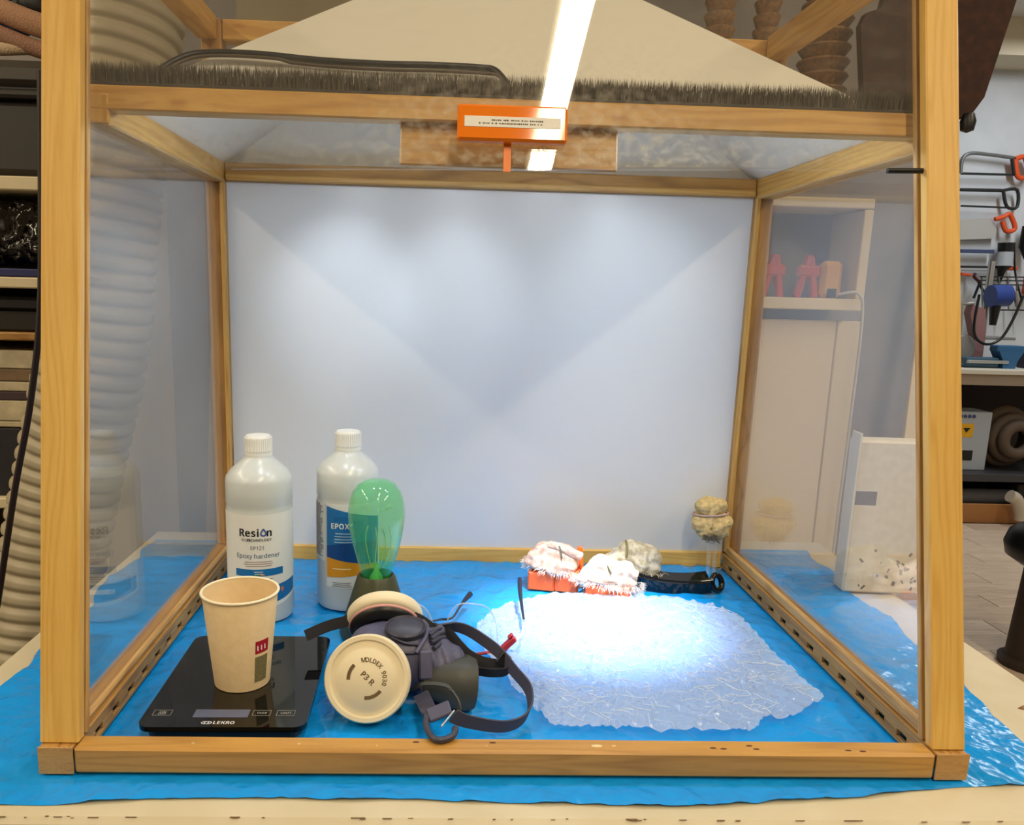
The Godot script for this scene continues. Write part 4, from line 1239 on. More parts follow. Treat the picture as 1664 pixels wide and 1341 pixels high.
func pads() -> void:
	var canvas := mottled(rgb(222, 196, 178), rgb(190, 146, 128), 0.06, 0.9, 0.12, 5)
	var canvas2 := mottled(rgb(224, 208, 190), rgb(198, 168, 146), 0.05, 0.9, 0.12, 6)
	var greyc := mottled(rgb(212, 204, 184), rgb(164, 154, 128), 0.08, 0.9, 0.14, 7)
	var thread := mat(rgb(240, 228, 216), 0.9)
	var cord := mat(rgb(84, 84, 62), 0.8)
	# first orange pad
	var o := thing("rag_pad", "orange plastic pad with two stepped blocks under a pinkish frayed rag", "rag pad", Vector3.ZERO, 0.0, "rag pads")
	part(o, "block", Geo.new().bar(V(0.0730, 0.0155, -0.4085), V(0.0330, 0.024, 0.030), 0.0015, V(0, -0.22, 0)), M.orange_pad)
	part(o, "block", Geo.new().bar(V(0.1045, 0.0165, -0.4055), V(0.0300, 0.026, 0.034), 0.0015, V(0, -0.22, 0)), M.orange_pad)
	part(o, "handle", Geo.new().beam(V(0.124, 0.012, -0.412), V(0.1215, 0.054, -0.421), 0.006, 0.016, V(1, 0, 0.1), 0.0015), M.orange_pad)
	cloth_fold(o, V(0.089, 0.0435, -0.413), V(0.0285, 0.0175, 0.019), -0.15, canvas, thread, 12, 260, -0.12)
	part(o, "tie_cord", Geo.new().tube(spline([V(0.088, 0.0615, -0.404), V(0.0915, 0.0605, -0.398), V(0.0935, 0.054, -0.3935), V(0.0945, 0.047, -0.391)], 5), 0.0009, 6), cord)
	part(o, "rolled_edge", Geo.new().tube(spline([V(0.080, 0.0595, -0.408), V(0.094, 0.0580, -0.402), V(0.108, 0.0530, -0.398), V(0.1195, 0.0480, -0.398)], 5), 0.0055, 12), canvas)
	# second orange pad
	o = thing("rag_pad", "orange plastic pad under a whiter frayed rag tied with a cord", "rag pad", Vector3.ZERO, 0.0, "rag pads")
	part(o, "block", Geo.new().bar(V(0.1505, 0.0125, -0.3775), V(0.0540, 0.018, 0.026), 0.0015, V(0, -0.17, 0)), M.orange_pad)
	cloth_fold(o, V(0.1525, 0.0345, -0.384), V(0.0330, 0.0168, 0.0195), -0.1, canvas2, thread, 22, 340, -0.1)
	part(o, "tie_cord", Geo.new().tube(spline([V(0.1215, 0.0285, -0.369), V(0.137, 0.0268, -0.3610), V(0.155, 0.0268, -0.3605), V(0.176, 0.0255, -0.366)], 5), 0.0008, 6), mat(rgb(150, 120, 120), 0.8))
	part(o, "tie_cord", Geo.new().tube(spline([V(0.139, 0.0480, -0.376), V(0.1455, 0.0475, -0.3715), V(0.149, 0.042, -0.3655), V(0.151, 0.038, -0.363)], 5), 0.0010, 6), cord)
	part(o, "rolled_edge", Geo.new().tube(spline([V(0.140, 0.0485, -0.380), V(0.155, 0.0450, -0.374), V(0.170, 0.0400, -0.371), V(0.184, 0.0345, -0.371)], 5), 0.0060, 12), canvas2)
	# black handled pad
	o = thing("rag_pad", "black plastic scoop handle with an end ring and a grey folded rag", "rag pad", Vector3.ZERO, 0.0, "rag pads")
	var hp := spline([V(0.192, 0.0185, -0.414), V(0.215, 0.013, -0.4115), V(0.24, 0.0108, -0.409), V(0.265, 0.0118, -0.406), V(0.286, 0.0150, -0.404)], 6)
	part(o, "handle", Geo.new().strap(hp, V(0, 0.9, 0.15), 0.0150, 0.030), M.gloss_black)
	var lip := []
	for p: Vector3 in hp: lip.append(p + V(0, 0.0078, 0.0145))
	part(o, "lip", Geo.new().tube(lip, 0.0014, 6), M.gloss_black)
	var lip2 := []
	for p: Vector3 in hp: lip2.append(p + V(0, 0.0078, -0.0145))
	part(o, "lip", Geo.new().tube(lip2, 0.0014, 6), M.gloss_black)
	var ring := []
	var rt := aim(V(0.295, 0.0155, -0.400), V(0.55, 0.35, 0.75))
	for k in 25: ring.append(rt * V(0.0098 * cos(TAU * k / 24), 0, 0.0098 * sin(TAU * k / 24)))
	part(o, "end_ring", Geo.new().tube(ring, 0.0038, 10, false), M.gloss_black, "black ring at the end of the handle")
	cloth_fold(o, V(0.196, 0.0400, -0.424), V(0.0310, 0.0200, 0.0165), -0.05, greyc, mat(rgb(216, 208, 190), 0.9), 32, 160, -0.22)
	part(o, "tie_cord", Geo.new().tube(spline([V(0.181, 0.062, -0.424), V(0.1795, 0.055, -0.4085), V(0.178, 0.045, -0.4045)], 5), 0.0014, 6), mat(rgb(112, 104, 60), 0.8))

func dauber() -> void:
	var o := thing("cloth_dauber", "beige cloth bundle tied onto clear rods in the corner of the box", "dauber", V(0.303, 0.0, -0.462))
	var f := FastNoiseLite.new()
	f.seed = 51; f.frequency = 52.0; f.fractal_octaves = 3
	var field := func(p: Vector3) -> float:
		var d := capsule(p, V(-0.010, 0.099, 0), V(0.006, 0.1, 0), 0.0125, 0.0125)
		d = smin(d, capsule(p, V(-0.012, 0.077, 0), V(0.012, 0.076, 0), 0.0145, 0.0155), 0.003)
		d = smin(d, capsule(p, V(-0.006, 0.066, 0), V(0.010, 0.066, 0), 0.0125, 0.0125), 0.006)
		return d + 0.0042 * f.get_noise_3dv(p) + 0.0016 * f.get_noise_3dv(p * 3.0)
	part(o, "cloth", Geo.new().nets(AABB(V(-0.036, 0.044, -0.024), V(0.074, 0.078, 0.048)), 0.0022, field), mottled(rgb(216, 194, 140), rgb(190, 164, 112), 0.04, 0.92, 0.1, 8), "crumpled beige cloth")
	var ring := []
	for k in 21: ring.append(V(-0.002 + 0.0235 * cos(TAU * k / 20), 0.0895 + 0.0012 * cos(TAU * k / 20), 0.0132 * sin(TAU * k / 20)))
	part(o, "tie", Geo.new().tube(ring, 0.0013, 6, false), mat(rgb(186, 160, 160), 0.7), "pale pink tie")
	rng.seed = 4
	var g := Geo.new()
	for k in 26:
		var x := rng.randf_range(-0.016, 0.004)
		g.tube([V(x, rng.randf_range(0.055, 0.066), 0.0125), V(x + rng.randf_range(0.003, 0.007), rng.randf_range(0.052, 0.064), 0.0150)], 0.0005, 4)
	stuff(o, "soiled_threads", g, mat(rgb(96, 92, 84), 0.9))
	for q in [[-0.002, 0.004], [0.0085, -0.002]]:
		part(o, "rod", Geo.new().tube([V(q[0] + 0.002, 0.0075, q[1]), V(q[0], 0.06, q[1])], 0.0028, 12), clear(Color(0.9, 0.92, 0.9, 0.12), 0.02), "clear rod")

# ---------------------------------------------------------------- storage side
func shelf_side() -> void:
	var o := thing("storage_shelf", "storage shelf with pale boards behind the hose", "shelf")
	var pale := mat(rgb(214, 200, 166), 0.6)
	for q in [[0.515, 0.021, pale], [0.3645, 0.017, pale], [0.280, 0.0125, M.pine_old], [0.005, 0.018, pale]]:
		part(o, "board", Geo.new().bar(V(-0.94, q[0], -0.93), V(0.62, q[1], 0.36), 0.002), q[2])
	for x in [-1.262, -0.618]:
		part(o, "upright", Geo.new().bar(V(x, -0.07, -0.93), V(0.018, 1.22, 0.36), 0.002), pale)
	part(o, "back_board", Geo.new().bar(V(-0.94, -0.07, -1.118), V(0.65, 1.22, 0.012), 0.001), mat(rgb(60, 52, 46), 0.8))
	# storage bin on the upper board
	o = thing("storage_bin", "dark grey plastic storage bin on the upper shelf board", "storage bin", V(-0.83, 0.5255, -0.91))
	var grey := mat(rgb(44, 40, 38), 0.55)
	part(o, "bin_body", Geo.new().bar(V(0, 0.058, 0), V(0.38, 0.116, 0.29), 0.012), grey)
	part(o, "bin_rim", Geo.new().bar(V(0, 0.121, 0), V(0.40, 0.012, 0.31), 0.004), grey)
	part(o, "bin_lid", Geo.new().bar(V(0, 0.150, 0), V(0.385, 0.044, 0.30), 0.014), mat(rgb(58, 54, 48), 0.5))
	part(o, "lid_seam", Geo.new().bar(V(0, 0.1285, 0), V(0.392, 0.004, 0.304), 0.001), M.black)
	# folded fabrics on the bin
	var fab := [[rgb(176, 134, 104), 0.018, 0.20, "rolled brown fabric lying slanted on the storage bin"], [rgb(150, 112, 90), 0.013, 0.35, "thin brown fabric roll under the slanted one on the bin"], [rgb(196, 170, 140), 0.010, 0.10, "pale folded fabric lying on the storage bin lid"]]
	for i in 3:
		var q: Array = fab[i]
		var y0 := [0.788, 0.753, 0.7185][i] as float
		var pts := spline([V(-1.0, y0 + 0.07, -0.80), V(-0.80, y0 + 0.004, -0.79), V(-0.70, y0 - 0.032 * (1 if i < 2 else 0), -0.785), V(-0.65, y0 - 0.045 * (1 if i < 2 else 0), -0.785)], 6)
		single("fabric_roll", Geo.new().tube(pts, q[1], 14), relief(mat(q[0], 0.85), 0.05, 0.15, 0.03), q[3], "fabric")
	for i in 2:
		var f := FastNoiseLite.new()
		f.seed = 60 + i; f.frequency = 22.0; f.fractal_octaves = 3
		var c := [V(-0.83, 0.835, -0.93), V(-0.70, 0.835, -0.90)][i] as Vector3
		var rr := [0.062, 0.055][i] as float
		var g := Geo.new().nets(AABB(c - V(0.11, 0.07, 0.07), V(0.22, 0.14, 0.14)), 0.007, func(p: Vector3): return capsule(p, c - V(0.035, 0.01, 0), c + V(0.035, -0.012, 0), rr * 0.72, rr * 0.72) + 0.02 * f.get_noise_3dv(p))
		single("garment", g, mat([rgb(30, 74, 122), rgb(66, 66, 64)][i], 0.9), ["crumpled blue garment on top of the storage bin", "crumpled dark grey garment beside the blue one"][i], "garment")
	# bag of black foil
	var f2 := FastNoiseLite.new()
	f2.seed = 70; f2.frequency = 26.0; f2.fractal_octaves = 4; f2.fractal_type = FastNoiseLite.FRACTAL_RIDGED
	var bag := Geo.new().nets(AABB(V(-0.97, 0.385, -0.97), V(0.345, 0.115, 0.225)), 0.0065, func(p: Vector3):
		var q := (p - V(-0.80, 0.442, -0.86)).abs() - V(0.135, 0.034, 0.07)
		return V(maxf(q.x, 0), maxf(q.y, 0), maxf(q.z, 0)).length() - 0.016 + 0.018 * f2.get_noise_3dv(p))
	single("plastic_bag", bag, mat(rgb(30, 27, 22), 0.12), "crinkled shiny black plastic bag on the middle shelf", "plastic bag")
	single("binder", Geo.new().bar(V(-0.82, 0.380, -0.86), V(0.30, 0.0125, 0.21), 0.002), mat(rgb(34, 40, 92), 0.5), "flat dark blue folder under the black plastic bag", "folder")
	# dark drawers
	o = thing("tool_case", "low black case in the dark gap below the pale board", "case", V(-0.86, 0.2868, -0.90))
	part(o, "case_body", Geo.new().bar(V(0, 0.016, 0), V(0.36, 0.032, 0.26), 0.004), mat(rgb(30, 26, 24), 0.4))
	part(o, "case_lid", Geo.new().bar(V(0, 0.044, 0), V(0.355, 0.022, 0.255), 0.005), M.black)
	# stack of sheet goods on the bottom board
	var cols := [[0.014, 0.115, rgb(34, 32, 36), "black box at the foot of the board stack"], [0.1305, 0.010, rgb(198, 182, 148), "thin pale board low in the shelf stack"], [0.141, 0.034, rgb(206, 192, 158), "thick cream board in the shelf stack"], [0.1755, 0.014, rgb(70, 54, 58), "dark purple board between cream boards"], [0.190, 0.016, rgb(196, 182, 152), "cream board above the dark purple one"], [0.2065, 0.02, rgb(124, 100, 74), "brown board above the cream one in the stack"], [0.227, 0.030, rgb(204, 190, 160), "cream board on top of the shelf stack"]]
	for i in cols.size():
		var q: Array = cols[i]
		single("board_stack_sheet" if i else "black_box", Geo.new().bar(V(-0.80 + 0.008 * sin(i * 2.0), q[0] + q[1] / 2, -0.885), V(0.33, q[1] - 0.0006, 0.24), 0.0015), mottled(q[2], q[2].darkened(0.12), 0.2, 0.7), q[3], "board" if i else "box")
	# ribbed extraction hose
	var path := spline([V(-0.445, 1.25, -0.72), V(-0.47, 0.95, -0.68), V(-0.505, 0.70, -0.645), V(-0.535, 0.48, -0.625), V(-0.560, 0.28, -0.62), V(-0.605, 0.10, -0.62), V(-0.635, -0.06, -0.60), V(-0.655, -0.25, -0.56), V(-0.70, -0.45, -0.50), V(-0.80, -0.60, -0.42)], 110)
	var rad := []
	var run := 0.0
	for i in path.size():
		if i: run += path[i].distance_to(path[i - 1])
		var ph := fmod(run / 0.0225, 1.0)
		rad.append(0.0755 - 0.0058 * pow(absf(cos(PI * ph)), 5.0))
	single("extraction_hose", Geo.new().tube(path, rad, 36, false), mat(rgb(164, 152, 126), 0.5), "thick beige ribbed extraction hose rising beside the fume box", "hose")
	var cable := spline([V(-0.555, 0.62, -0.50), V(-0.568, 0.36, -0.49), V(-0.588, 0.22, -0.485), V(-0.615, 0.10, -0.48), V(-0.648, -0.06, -0.475), V(-0.67, -0.16, -0.47), V(-0.69, -0.68, -0.47)], 8)
	single("hanging_cable", Geo.new().tube(cable, 0.0042, 8), mat(rgb(28, 14, 18), 0.4), "dark cable hanging in front of the ribbed hose", "cable")
	single("floor_crate", Geo.new().bar(V(-0.80, -0.45, -0.35), V(0.42, 0.46, 0.5), 0.01), mat(rgb(24, 24, 26), 0.6), "black crate standing on the floor below the table edge", "crate")
	# board leaning against the partition, seen through the side pane
	single("leaning_board", slab(V(-0.59, -0.66, -1.14), V(-0.42, -0.66, -1.14), V(-0.42, 0.62, -1.395), V(-0.59, 0.62, -1.395), 0.014), mat(rgb(216, 202, 172), 0.6), "tall cream board leaning on the partition beside the hose", "board")

# ---------------------------------------------------------------- behind the box, seen over and through it
func back_side() -> void:
	# cubby on the partition with orange and yellow tools
	var cream := mat(rgb(234, 216, 176), 0.6)
	var o := thing("wall_cubby", "cream framed open cubby fixed to the grey partition", "cubby", V(0.725, 0.474, -1.345))
	var w := 0.345
	var h := 0.222
	part(o, "frame_top", Geo.new().bar(V(0, h / 2, 0), V(w, 0.022, 0.15), 0.002), cream)
	part(o, "frame_bottom", Geo.new().bar(V(0, -h / 2, 0), V(w, 0.026, 0.15), 0.002), cream)
	for s in [-1.0, 1.0]:
		part(o, "frame_side", Geo.new().bar(V(s * (w / 2 - 0.011), 0, 0), V(0.022, h - 0.026, 0.15), 0.002), cream)
	var fy := 0.474 - h / 2 + 0.0132
	for q in [[0.695, rgb(206, 70, 40), "red orange clamp at the inner end of the cubby"], [0.775, rgb(196, 60, 44), "red clamp beside the yellow tape in the cubby"]]:
		var c := thing("spring_clamp", q[2], "clamp", V(q[0], fy, -1.31))
		var cm := mat(q[1], 0.45)
		part(c, "jaw", Geo.new().beam(V(-0.018, 0.0, 0), V(0.004, 0.095, 0), 0.014, 0.02, Vector3.RIGHT, 0.003), cm)
		part(c, "jaw", Geo.new().beam(V(0.024, 0.0, 0), V(0.006, 0.095, 0), 0.014, 0.02, Vector3.RIGHT, 0.003), cm)
		part(c, "pivot", Geo.new().bar(V(0.004, 0.060, 0), V(0.05, 0.026, 0.024), 0.005), cm)
	o = thing("tape_measure", "yellow tape measure at the open end of the cubby", "tape measure", V(0.832, fy, -1.31))
	part(o, "case", Geo.new().bar(V(0, 0.042, 0), V(0.05, 0.084, 0.03), 0.010), mat(rgb(222, 164, 30), 0.45))
	part(o, "hook", Geo.new().bar(V(0.0, 0.012, 0.017), V(0.02, 0.02, 0.006), 0.001), M.black)
	single("thin_cable", Geo.new().tube(spline([V(0.835, 0.385, -1.268), V(0.875, 0.388, -1.255), V(0.888, 0.33, -1.25), V(0.888, 0.10, -1.25), V(0.885, -0.12, -1.25), V(0.885, -0.30, -1.25)], 8), 0.0035, 6), mat(rgb(206, 200, 190), 0.5), "pale cable hanging from the cubby down the grey wall", "cable")
	single("cabinet_door", Geo.new().bar(V(0.70, -0.165, -1.33), V(0.33, 0.98, 0.022), 0.002), cream, "cream cabinet door panel below the cubby", "panel")
	single("cabinet_door", Geo.new().bar(V(0.898, -0.165, -1.335), V(0.055, 0.98, 0.02), 0.002), mat(rgb(222, 206, 172), 0.6), "narrow cream panel beside the wide cabinet door", "panel")
	single("slanted_batten", Geo.new().beam(V(1.045, -0.66, -1.26), V(1.105, 0.62, -1.385), 0.028, 0.014, Vector3.RIGHT, 0.001), cream, "thin cream batten leaning against the grey partition", "batten")
	# white carton on the table beyond the side pane
	o = thing("white_carton", "scuffed white carton standing on the table beside the box", "carton", V(0.512, 0.0, -0.42), -0.06)
	var card := mottled(rgb(230, 220, 200), rgb(222, 210, 188), 0.09, 0.75, 0.0, 3)
	part(o, "carton_body", Geo.new().bar(V(0, 0.102, 0), V(0.098, 0.2, 0.03), 0.003), card)
	part(o, "flap", Geo.new().beam(V(-0.0515, 0.03, 0.01), V(-0.0515, 0.212, 0.012), 0.003, 0.024, V(1, 0, 0), 0.0008), mat(rgb(218, 208, 190), 0.75))
	part(o, "slot", Geo.new().bar(V(-0.034, 0.128, 0.0145), V(0.028, 0.018, 0.002), 0.0004), mat(rgb(120, 112, 112), 0.8))
	rng.seed = 14
	var g := Geo.new()
	for k in 22:
		g.bar(V(rng.randf_range(-0.03, 0.042), rng.randf_range(0.01, 0.06), 0.0152), V(rng.randf_range(0.001, 0.004), rng.randf_range(0.0015, 0.007), 0.0006), 0.0001, V(0, 0, rng.randf_range(-0.9, 0.9)))
	stuff(o, "glue_smears", g, mat(rgb(110, 100, 84), 0.8))
	# dark brown board hanging beside the box
	single("hanging_board", Geo.new().extrude([Vector2(0.590, 0.800), Vector2(0.597, 0.818), Vector2(0.62, 0.826), Vector2(0.70, 1.25), Vector2(0.93, 1.25), Vector2(0.845, 0.895), Vector2(0.8047, 0.700), Vector2(0.787, 0.672), Vector2(0.778, 0.668), Vector2(0.614, 0.655)], Transform3D(Basis.IDENTITY, V(0, 0, -0.8)), 0.016), mottled(rgb(64, 32, 20), rgb(46, 22, 14), 0.12, 0.85), "dark brown board hanging above the open side of the room", "board")
	single("board_catch", Geo.new().lathe([Vector2(0, -0.018), Vector2(0.010, -0.014), Vector2(0.012, 0.0), Vector2(0.008, 0.012), Vector2(0, 0.014)], 16, Transform3D(Basis.IDENTITY, V(0.782, 0.662, -0.79))), M.black, "black rubber catch at the tip of the brown board", "catch")
	# rack of stacked ribbed cups high on the partition
	for q in [[0.345, 0.026, 0.90, "narrow tan stack of ribbed cups behind the white hood"], [0.415, 0.022, 0.90, "slim tan stack of ribbed cups next to the narrow one"], [0.505, 0.042, 0.90, "wide tan stack of ribbed cups beside the hanging brown board"]]:
		var prof := [Vector2(0, 0.655)]
		var y := 0.655
		while y < q[2]:
			prof.append(Vector2(q[1] * 0.72, y)); prof.append(Vector2(q[1], y + 0.016)); prof.append(Vector2(q[1] * 0.98, y + 0.019))
			y += 0.022
		prof.append(Vector2(0, y))
		single("cup_stack", Geo.new().lathe(prof, 24, Transform3D(Basis.IDENTITY, V(q[0] * 1.12, 0, -0.86))), mottled(rgb(148, 108, 62), rgb(104, 74, 44), 0.05, 0.7), q[3], "cup stack")
	single("rack_shelf", Geo.new().bar(V(0.50, 0.6425, -0.86), V(0.30, 0.024, 0.14), 0.002), M.pine_old, "brown shelf board under the tan cup stacks", "shelf")
	single("shelf_support", Geo.new().bar(V(0.42, -0.025, -0.90), V(0.05, 1.31, 0.04), 0.002), M.pine_old, "brown upright carrying the cup stack shelf", "post")
	# small grey wall box and duct behind on the storage side
	o = thing("junction_box", "grey plastic junction box behind the hood near the hose", "junction box", V(-0.30, 0.66, -0.80))
	part(o, "box_body", Geo.new().bar(V(0, 0, 0), V(0.05, 0.07, 0.05), 0.004), mat(rgb(90, 84, 80), 0.6))
	part(o, "box_lid", Geo.new().bar(V(0, 0, 0.028), V(0.042, 0.06, 0.008), 0.002), mat(rgb(76, 70, 68), 0.6))
	single("wall_panel", Geo.new().bar(V(-0.22, 0.42, -0.86), V(0.36, 1.9, 0.03), 0.002), mat(rgb(150, 136, 108), 0.7), "tall drab panel behind the white hood", "panel")

# ---------------------------------------------------------------- tool bench at the far wall
const WO := Vector3(2.6826, 0.5129, -3.735)
const WX := Vector3(3.313e-03, 9.2e-05, 0)
const WY := Vector3(4.51e-04, -3.0775e-03, 0)

func on_wall(u: float, d: float, out := 0.0) -> Vector3:
	# a spot on the tool wall, u steps along it and d steps down from the corner peg
	return WO + WX * u + WY * (d - 20.0) + V(0, 0, out)

func bench_side() -> void:
	var dark := mat(rgb(44, 48, 50), 0.4, 0.3)
	var org := mat(rgb(220, 84, 36), 0.45)
	# bow saws
	var o := thing("hacksaw", "hacksaw with an orange handle hanging on the white wall", "hacksaw", Vector3.ZERO, 0.0, "saws on the wall")
	part(o, "frame", Geo.new().tube(spline([on_wall(-2, -149, 0.03), on_wall(1, -172, 0.03), on_wall(14, -181, 0.03), on_wall(45, -179, 0.03), on_wall(82, -174, 0.03)], 5), 0.0095, 8), mat(rgb(120, 122, 122), 0.4, 0.5))
	part(o, "frame_leg", Geo.new().tube([on_wall(79, -175, 0.03), on_wall(83, -148, 0.03)], 0.009, 8), dark)
	part(o, "blade", Geo.new().beam(on_wall(-2, -149, 0.03), on_wall(90, -147, 0.03), 0.003, 0.012, V(0, 0, 1)), dark)
	part(o, "handle", Geo.new().tube(spline([on_wall(84, -172, 0.03), on_wall(88, -146, 0.03), on_wall(98, -142, 0.03), on_wall(104, -150, 0.03), on_wall(100, -175, 0.03), on_wall(84, -172, 0.03)], 5), 0.013, 8), org, "orange grip")
	o = thing("hacksaw", "plain dark metal hacksaw hanging below the orange handled one", "hacksaw", Vector3.ZERO, 0.0, "saws on the wall")
	part(o, "frame", Geo.new().tube([on_wall(-2, -123, 0.03), on_wall(62, -122, 0.03), on_wall(66, -121, 0.03)], 0.009, 8), dark)
	part(o, "blade", Geo.new().beam(on_wall(-2, -97, 0.03), on_wall(76, -94, 0.03), 0.003, 0.010, V(0, 0, 1)), dark)
	part(o, "handle", Geo.new().tube(spline([on_wall(66, -121, 0.03), on_wall(72, -96, 0.03), on_wall(88, -95, 0.03), on_wall(88, -123, 0.03), on_wall(66, -122, 0.03)], 4), 0.0085, 8), dark)
	# hand saw with orange grip
	o = thing("hand_saw", "hand saw with a pale blade and an orange grip", "hand saw", Vector3.ZERO, 0.0, "saws on the wall")
	part(o, "blade", Geo.new().extrude([Vector2(-2, -76), Vector2(50, -77), Vector2(58, -58), Vector2(56, -44), Vector2(-2, -42)], Transform3D(Basis(WX, WY, V(0, 0, 1)), WO - WY * 20.0 + V(0, 0, 0.02)), 0.004), mat(rgb(206, 208, 206), 0.3, 0.5))
	part(o, "grip", Geo.new().tube(spline([on_wall(52, -75, 0.035), on_wall(66, -79, 0.035), on_wall(76, -83, 0.035), on_wall(84, -60, 0.035), on_wall(70, -56, 0.035), on_wall(64, -72, 0.035)], 5), 0.012, 8), org)
	# blue and black bars
	single("spirit_level", Geo.new().beam(on_wall(-4, -23, 0.03), on_wall(50, -22, 0.03), 0.018, 0.03, V(0, 1, 0), 0.002), mat(rgb(60, 72, 110), 0.5), "blue black bar hanging below the hand saw", "level")
	o = thing("bar_clamp", "black bar clamp with an orange end knob", "bar clamp")
	part(o, "bar", Geo.new().beam(on_wall(-4, 3, 0.03), on_wall(56, 4, 0.03), 0.012, 0.022, V(0, 1, 0), 0.002), mat(rgb(40, 40, 40), 0.4))
	part(o, "lower_bar", Geo.new().beam(on_wall(0, 9, 0.03), on_wall(50, 10, 0.03), 0.006, 0.01, V(0, 1, 0), 0.001), mat(rgb(140, 140, 134), 0.4))
	part(o, "knob", Geo.new().tube([on_wall(66, 6, 0.03), on_wall(88, 6, 0.03)], 0.011, 10), org)
	# grey and black power tool
	o = thing("power_tool", "grey and black rotary power tool hanging nose down on the wall", "power tool")
	part(o, "motor", Geo.new().tube([on_wall(66, -36, 0.06), on_wall(64, -20, 0.06)], [0.040, 0.036], 16), M.black)
	part(o, "housing", Geo.new().tube([on_wall(64, -21, 0.06), on_wall(61, 2, 0.06)], [0.038, 0.043], 16), mat(rgb(168, 174, 180), 0.4))
	part(o, "nose", Geo.new().tube([on_wall(61, 1, 0.06), on_wall(58, 10, 0.06), on_wall(54, 30, 0.06)], [0.040, 0.020, 0.008], 12), M.black)
	part(o, "cord", Geo.new().tube(spline([on_wall(80, -36, 0.05), on_wall(82, 10, 0.05), on_wall(88, 40, 0.05), on_wall(94, 60, 0.05)], 6), 0.005, 6), M.black)
	# pliers
	o = thing("pliers", "dark pliers hanging from the wire rack", "pliers")
	part(o, "handle", Geo.new().tube(spline([on_wall(26, 26, 0.05), on_wall(22, 38, 0.05), on_wall(15, 56, 0.05)], 4), 0.007, 8), dark)
	part(o, "handle", Geo.new().tube(spline([on_wall(22, 26, 0.05), on_wall(30, 42, 0.05), on_wall(38, 50, 0.05)], 4), 0.007, 8), dark)
	part(o, "jaw", Geo.new().tube(spline([on_wall(24, 28, 0.05), on_wall(16, 20, 0.05), on_wall(18, 14, 0.05)], 4), 0.008, 8), mat(rgb(80, 26, 30), 0.4))
	# wire rack
	o = thing("wire_rack", "black wire tool rack on the wall above the grinder", "rack")
	for d in [20, 26, 33, 75]:
		part(o, "wire", Geo.new().tube([on_wall(18, d, 0.09), on_wall(92, d + 1, 0.09)], 0.004, 6), dark)
	for u in [20, 34, 48, 62, 76, 90]:
		part(o, "wire", Geo.new().tube([on_wall(u, 20, 0.09), on_wall(u + 2, 76, 0.09)], 0.004, 6), mat(rgb(120, 120, 112), 0.4, 0.4))
	single("wall_peg", Geo.new().beam(on_wall(0, 15, 0.02), on_wall(16, 17, 0.02), 0.014, 0.02, V(0, 1, 0), 0.003), org, "small orange handle sticking out above the pliers", "handle")
	single("orange_tool", Geo.new().bar(on_wall(102, 33, 0.06), V(0.05, 0.11, 0.04), 0.01), org, "orange tool at the end of the wire rack", "tool")
	single("black_drill", Geo.new().tube([on_wall(100, -64, 0.05), on_wall(96, -30, 0.05), on_wall(100, -10, 0.05)], [0.02, 0.026, 0.012], 10), M.black, "black tool hanging beside the saw grip", "tool")
	# the bench
	o = thing("tool_bench", "pale topped tool bench against the white wall", "bench", V(2.9, 0, -3.46))
	part(o, "bench_top", Geo.new().bar(V(0, 0.058, 0.01), V(1.9, 0.024, 0.54), 0.003), mat(rgb(206, 200, 184), 0.6))
	part(o, "bench_edge", Geo.new().bar(V(0, 0.020, 0.262), V(1.9, 0.052, 0.02), 0.002), mat(rgb(146, 130, 110), 0.7))
	part(o, "lower_shelf", Geo.new().bar(V(0, -0.458, 0.01), V(1.9, 0.04, 0.52), 0.003), mat(rgb(58, 58, 62), 0.5))
	part(o, "plinth", Geo.new().bar(V(0, -0.638, 0.262), V(1.9, 0.095, 0.02), 0.002), mat(rgb(170, 116, 64), 0.6))
	for x in [-0.93, 0.93]:
		part(o, "leg", Geo.new().bar(V(x, -0.31, 0.02), V(0.04, 0.74, 0.46), 0.003), mat(rgb(120, 110, 100), 0.6))
	part(o, "bench_back", Geo.new().bar(V(0, -0.31, -0.26), V(1.86, 0.74, 0.02), 0.002), mat(rgb(70, 62, 60), 0.8))
	# grinder
	o = thing("bench_grinder", "grey bench grinder with a dusty pink guard", "grinder", V(2.56, 0.0705, -3.46))
	part(o, "wheel", Geo.new().lathe([Vector2(0, -0.03), Vector2(0.062, -0.03), Vector2(0.07, -0.02), Vector2(0.07, 0.02), Vector2(0.062, 0.03), Vector2(0, 0.03)], 28, Transform3D(Basis.from_euler(V(PI / 2, 0, 0)), V(-0.03, 0.085, 0.05))), mat(rgb(150, 150, 148), 0.4, 0.4))
	part(o, "guard", Geo.new().extrude([Vector2(0.035, 0.02), Vector2(0.085, 0.02), Vector2(0.085, 0.17), Vector2(0.065, 0.28), Vector2(0.0, 0.30), Vector2(-0.01, 0.26), Vector2(0.035, 0.13)], Transform3D(Basis.IDENTITY, V(0, 0, 0.04)), 0.05), mat(rgb(142, 104, 104), 0.7))
	part(o, "arm", Geo.new().tube([V(-0.05, 0.12, 0.07), V(-0.055, 0.30, 0.05), V(0.01, 0.305, 0.05)], 0.011, 8), mat(rgb(150, 148, 140), 0.4, 0.4))
	part(o, "foot", Geo.new().bar(V(0, 0.012, 0.03), V(0.20, 0.024, 0.14), 0.004), mat(rgb(90, 100, 104), 0.5))
	# vise
	o = thing("bench_vise", "blue bench vise bolted to the bench edge", "vise", V(2.665, 0.0705, -3.30))
	var vb := mat(rgb(52, 104, 150), 0.35, 0.2)
	part(o, "jaw", Geo.new().bar(V(0.03, 0.095, 0), V(0.135, 0.03, 0.06), 0.004), vb)
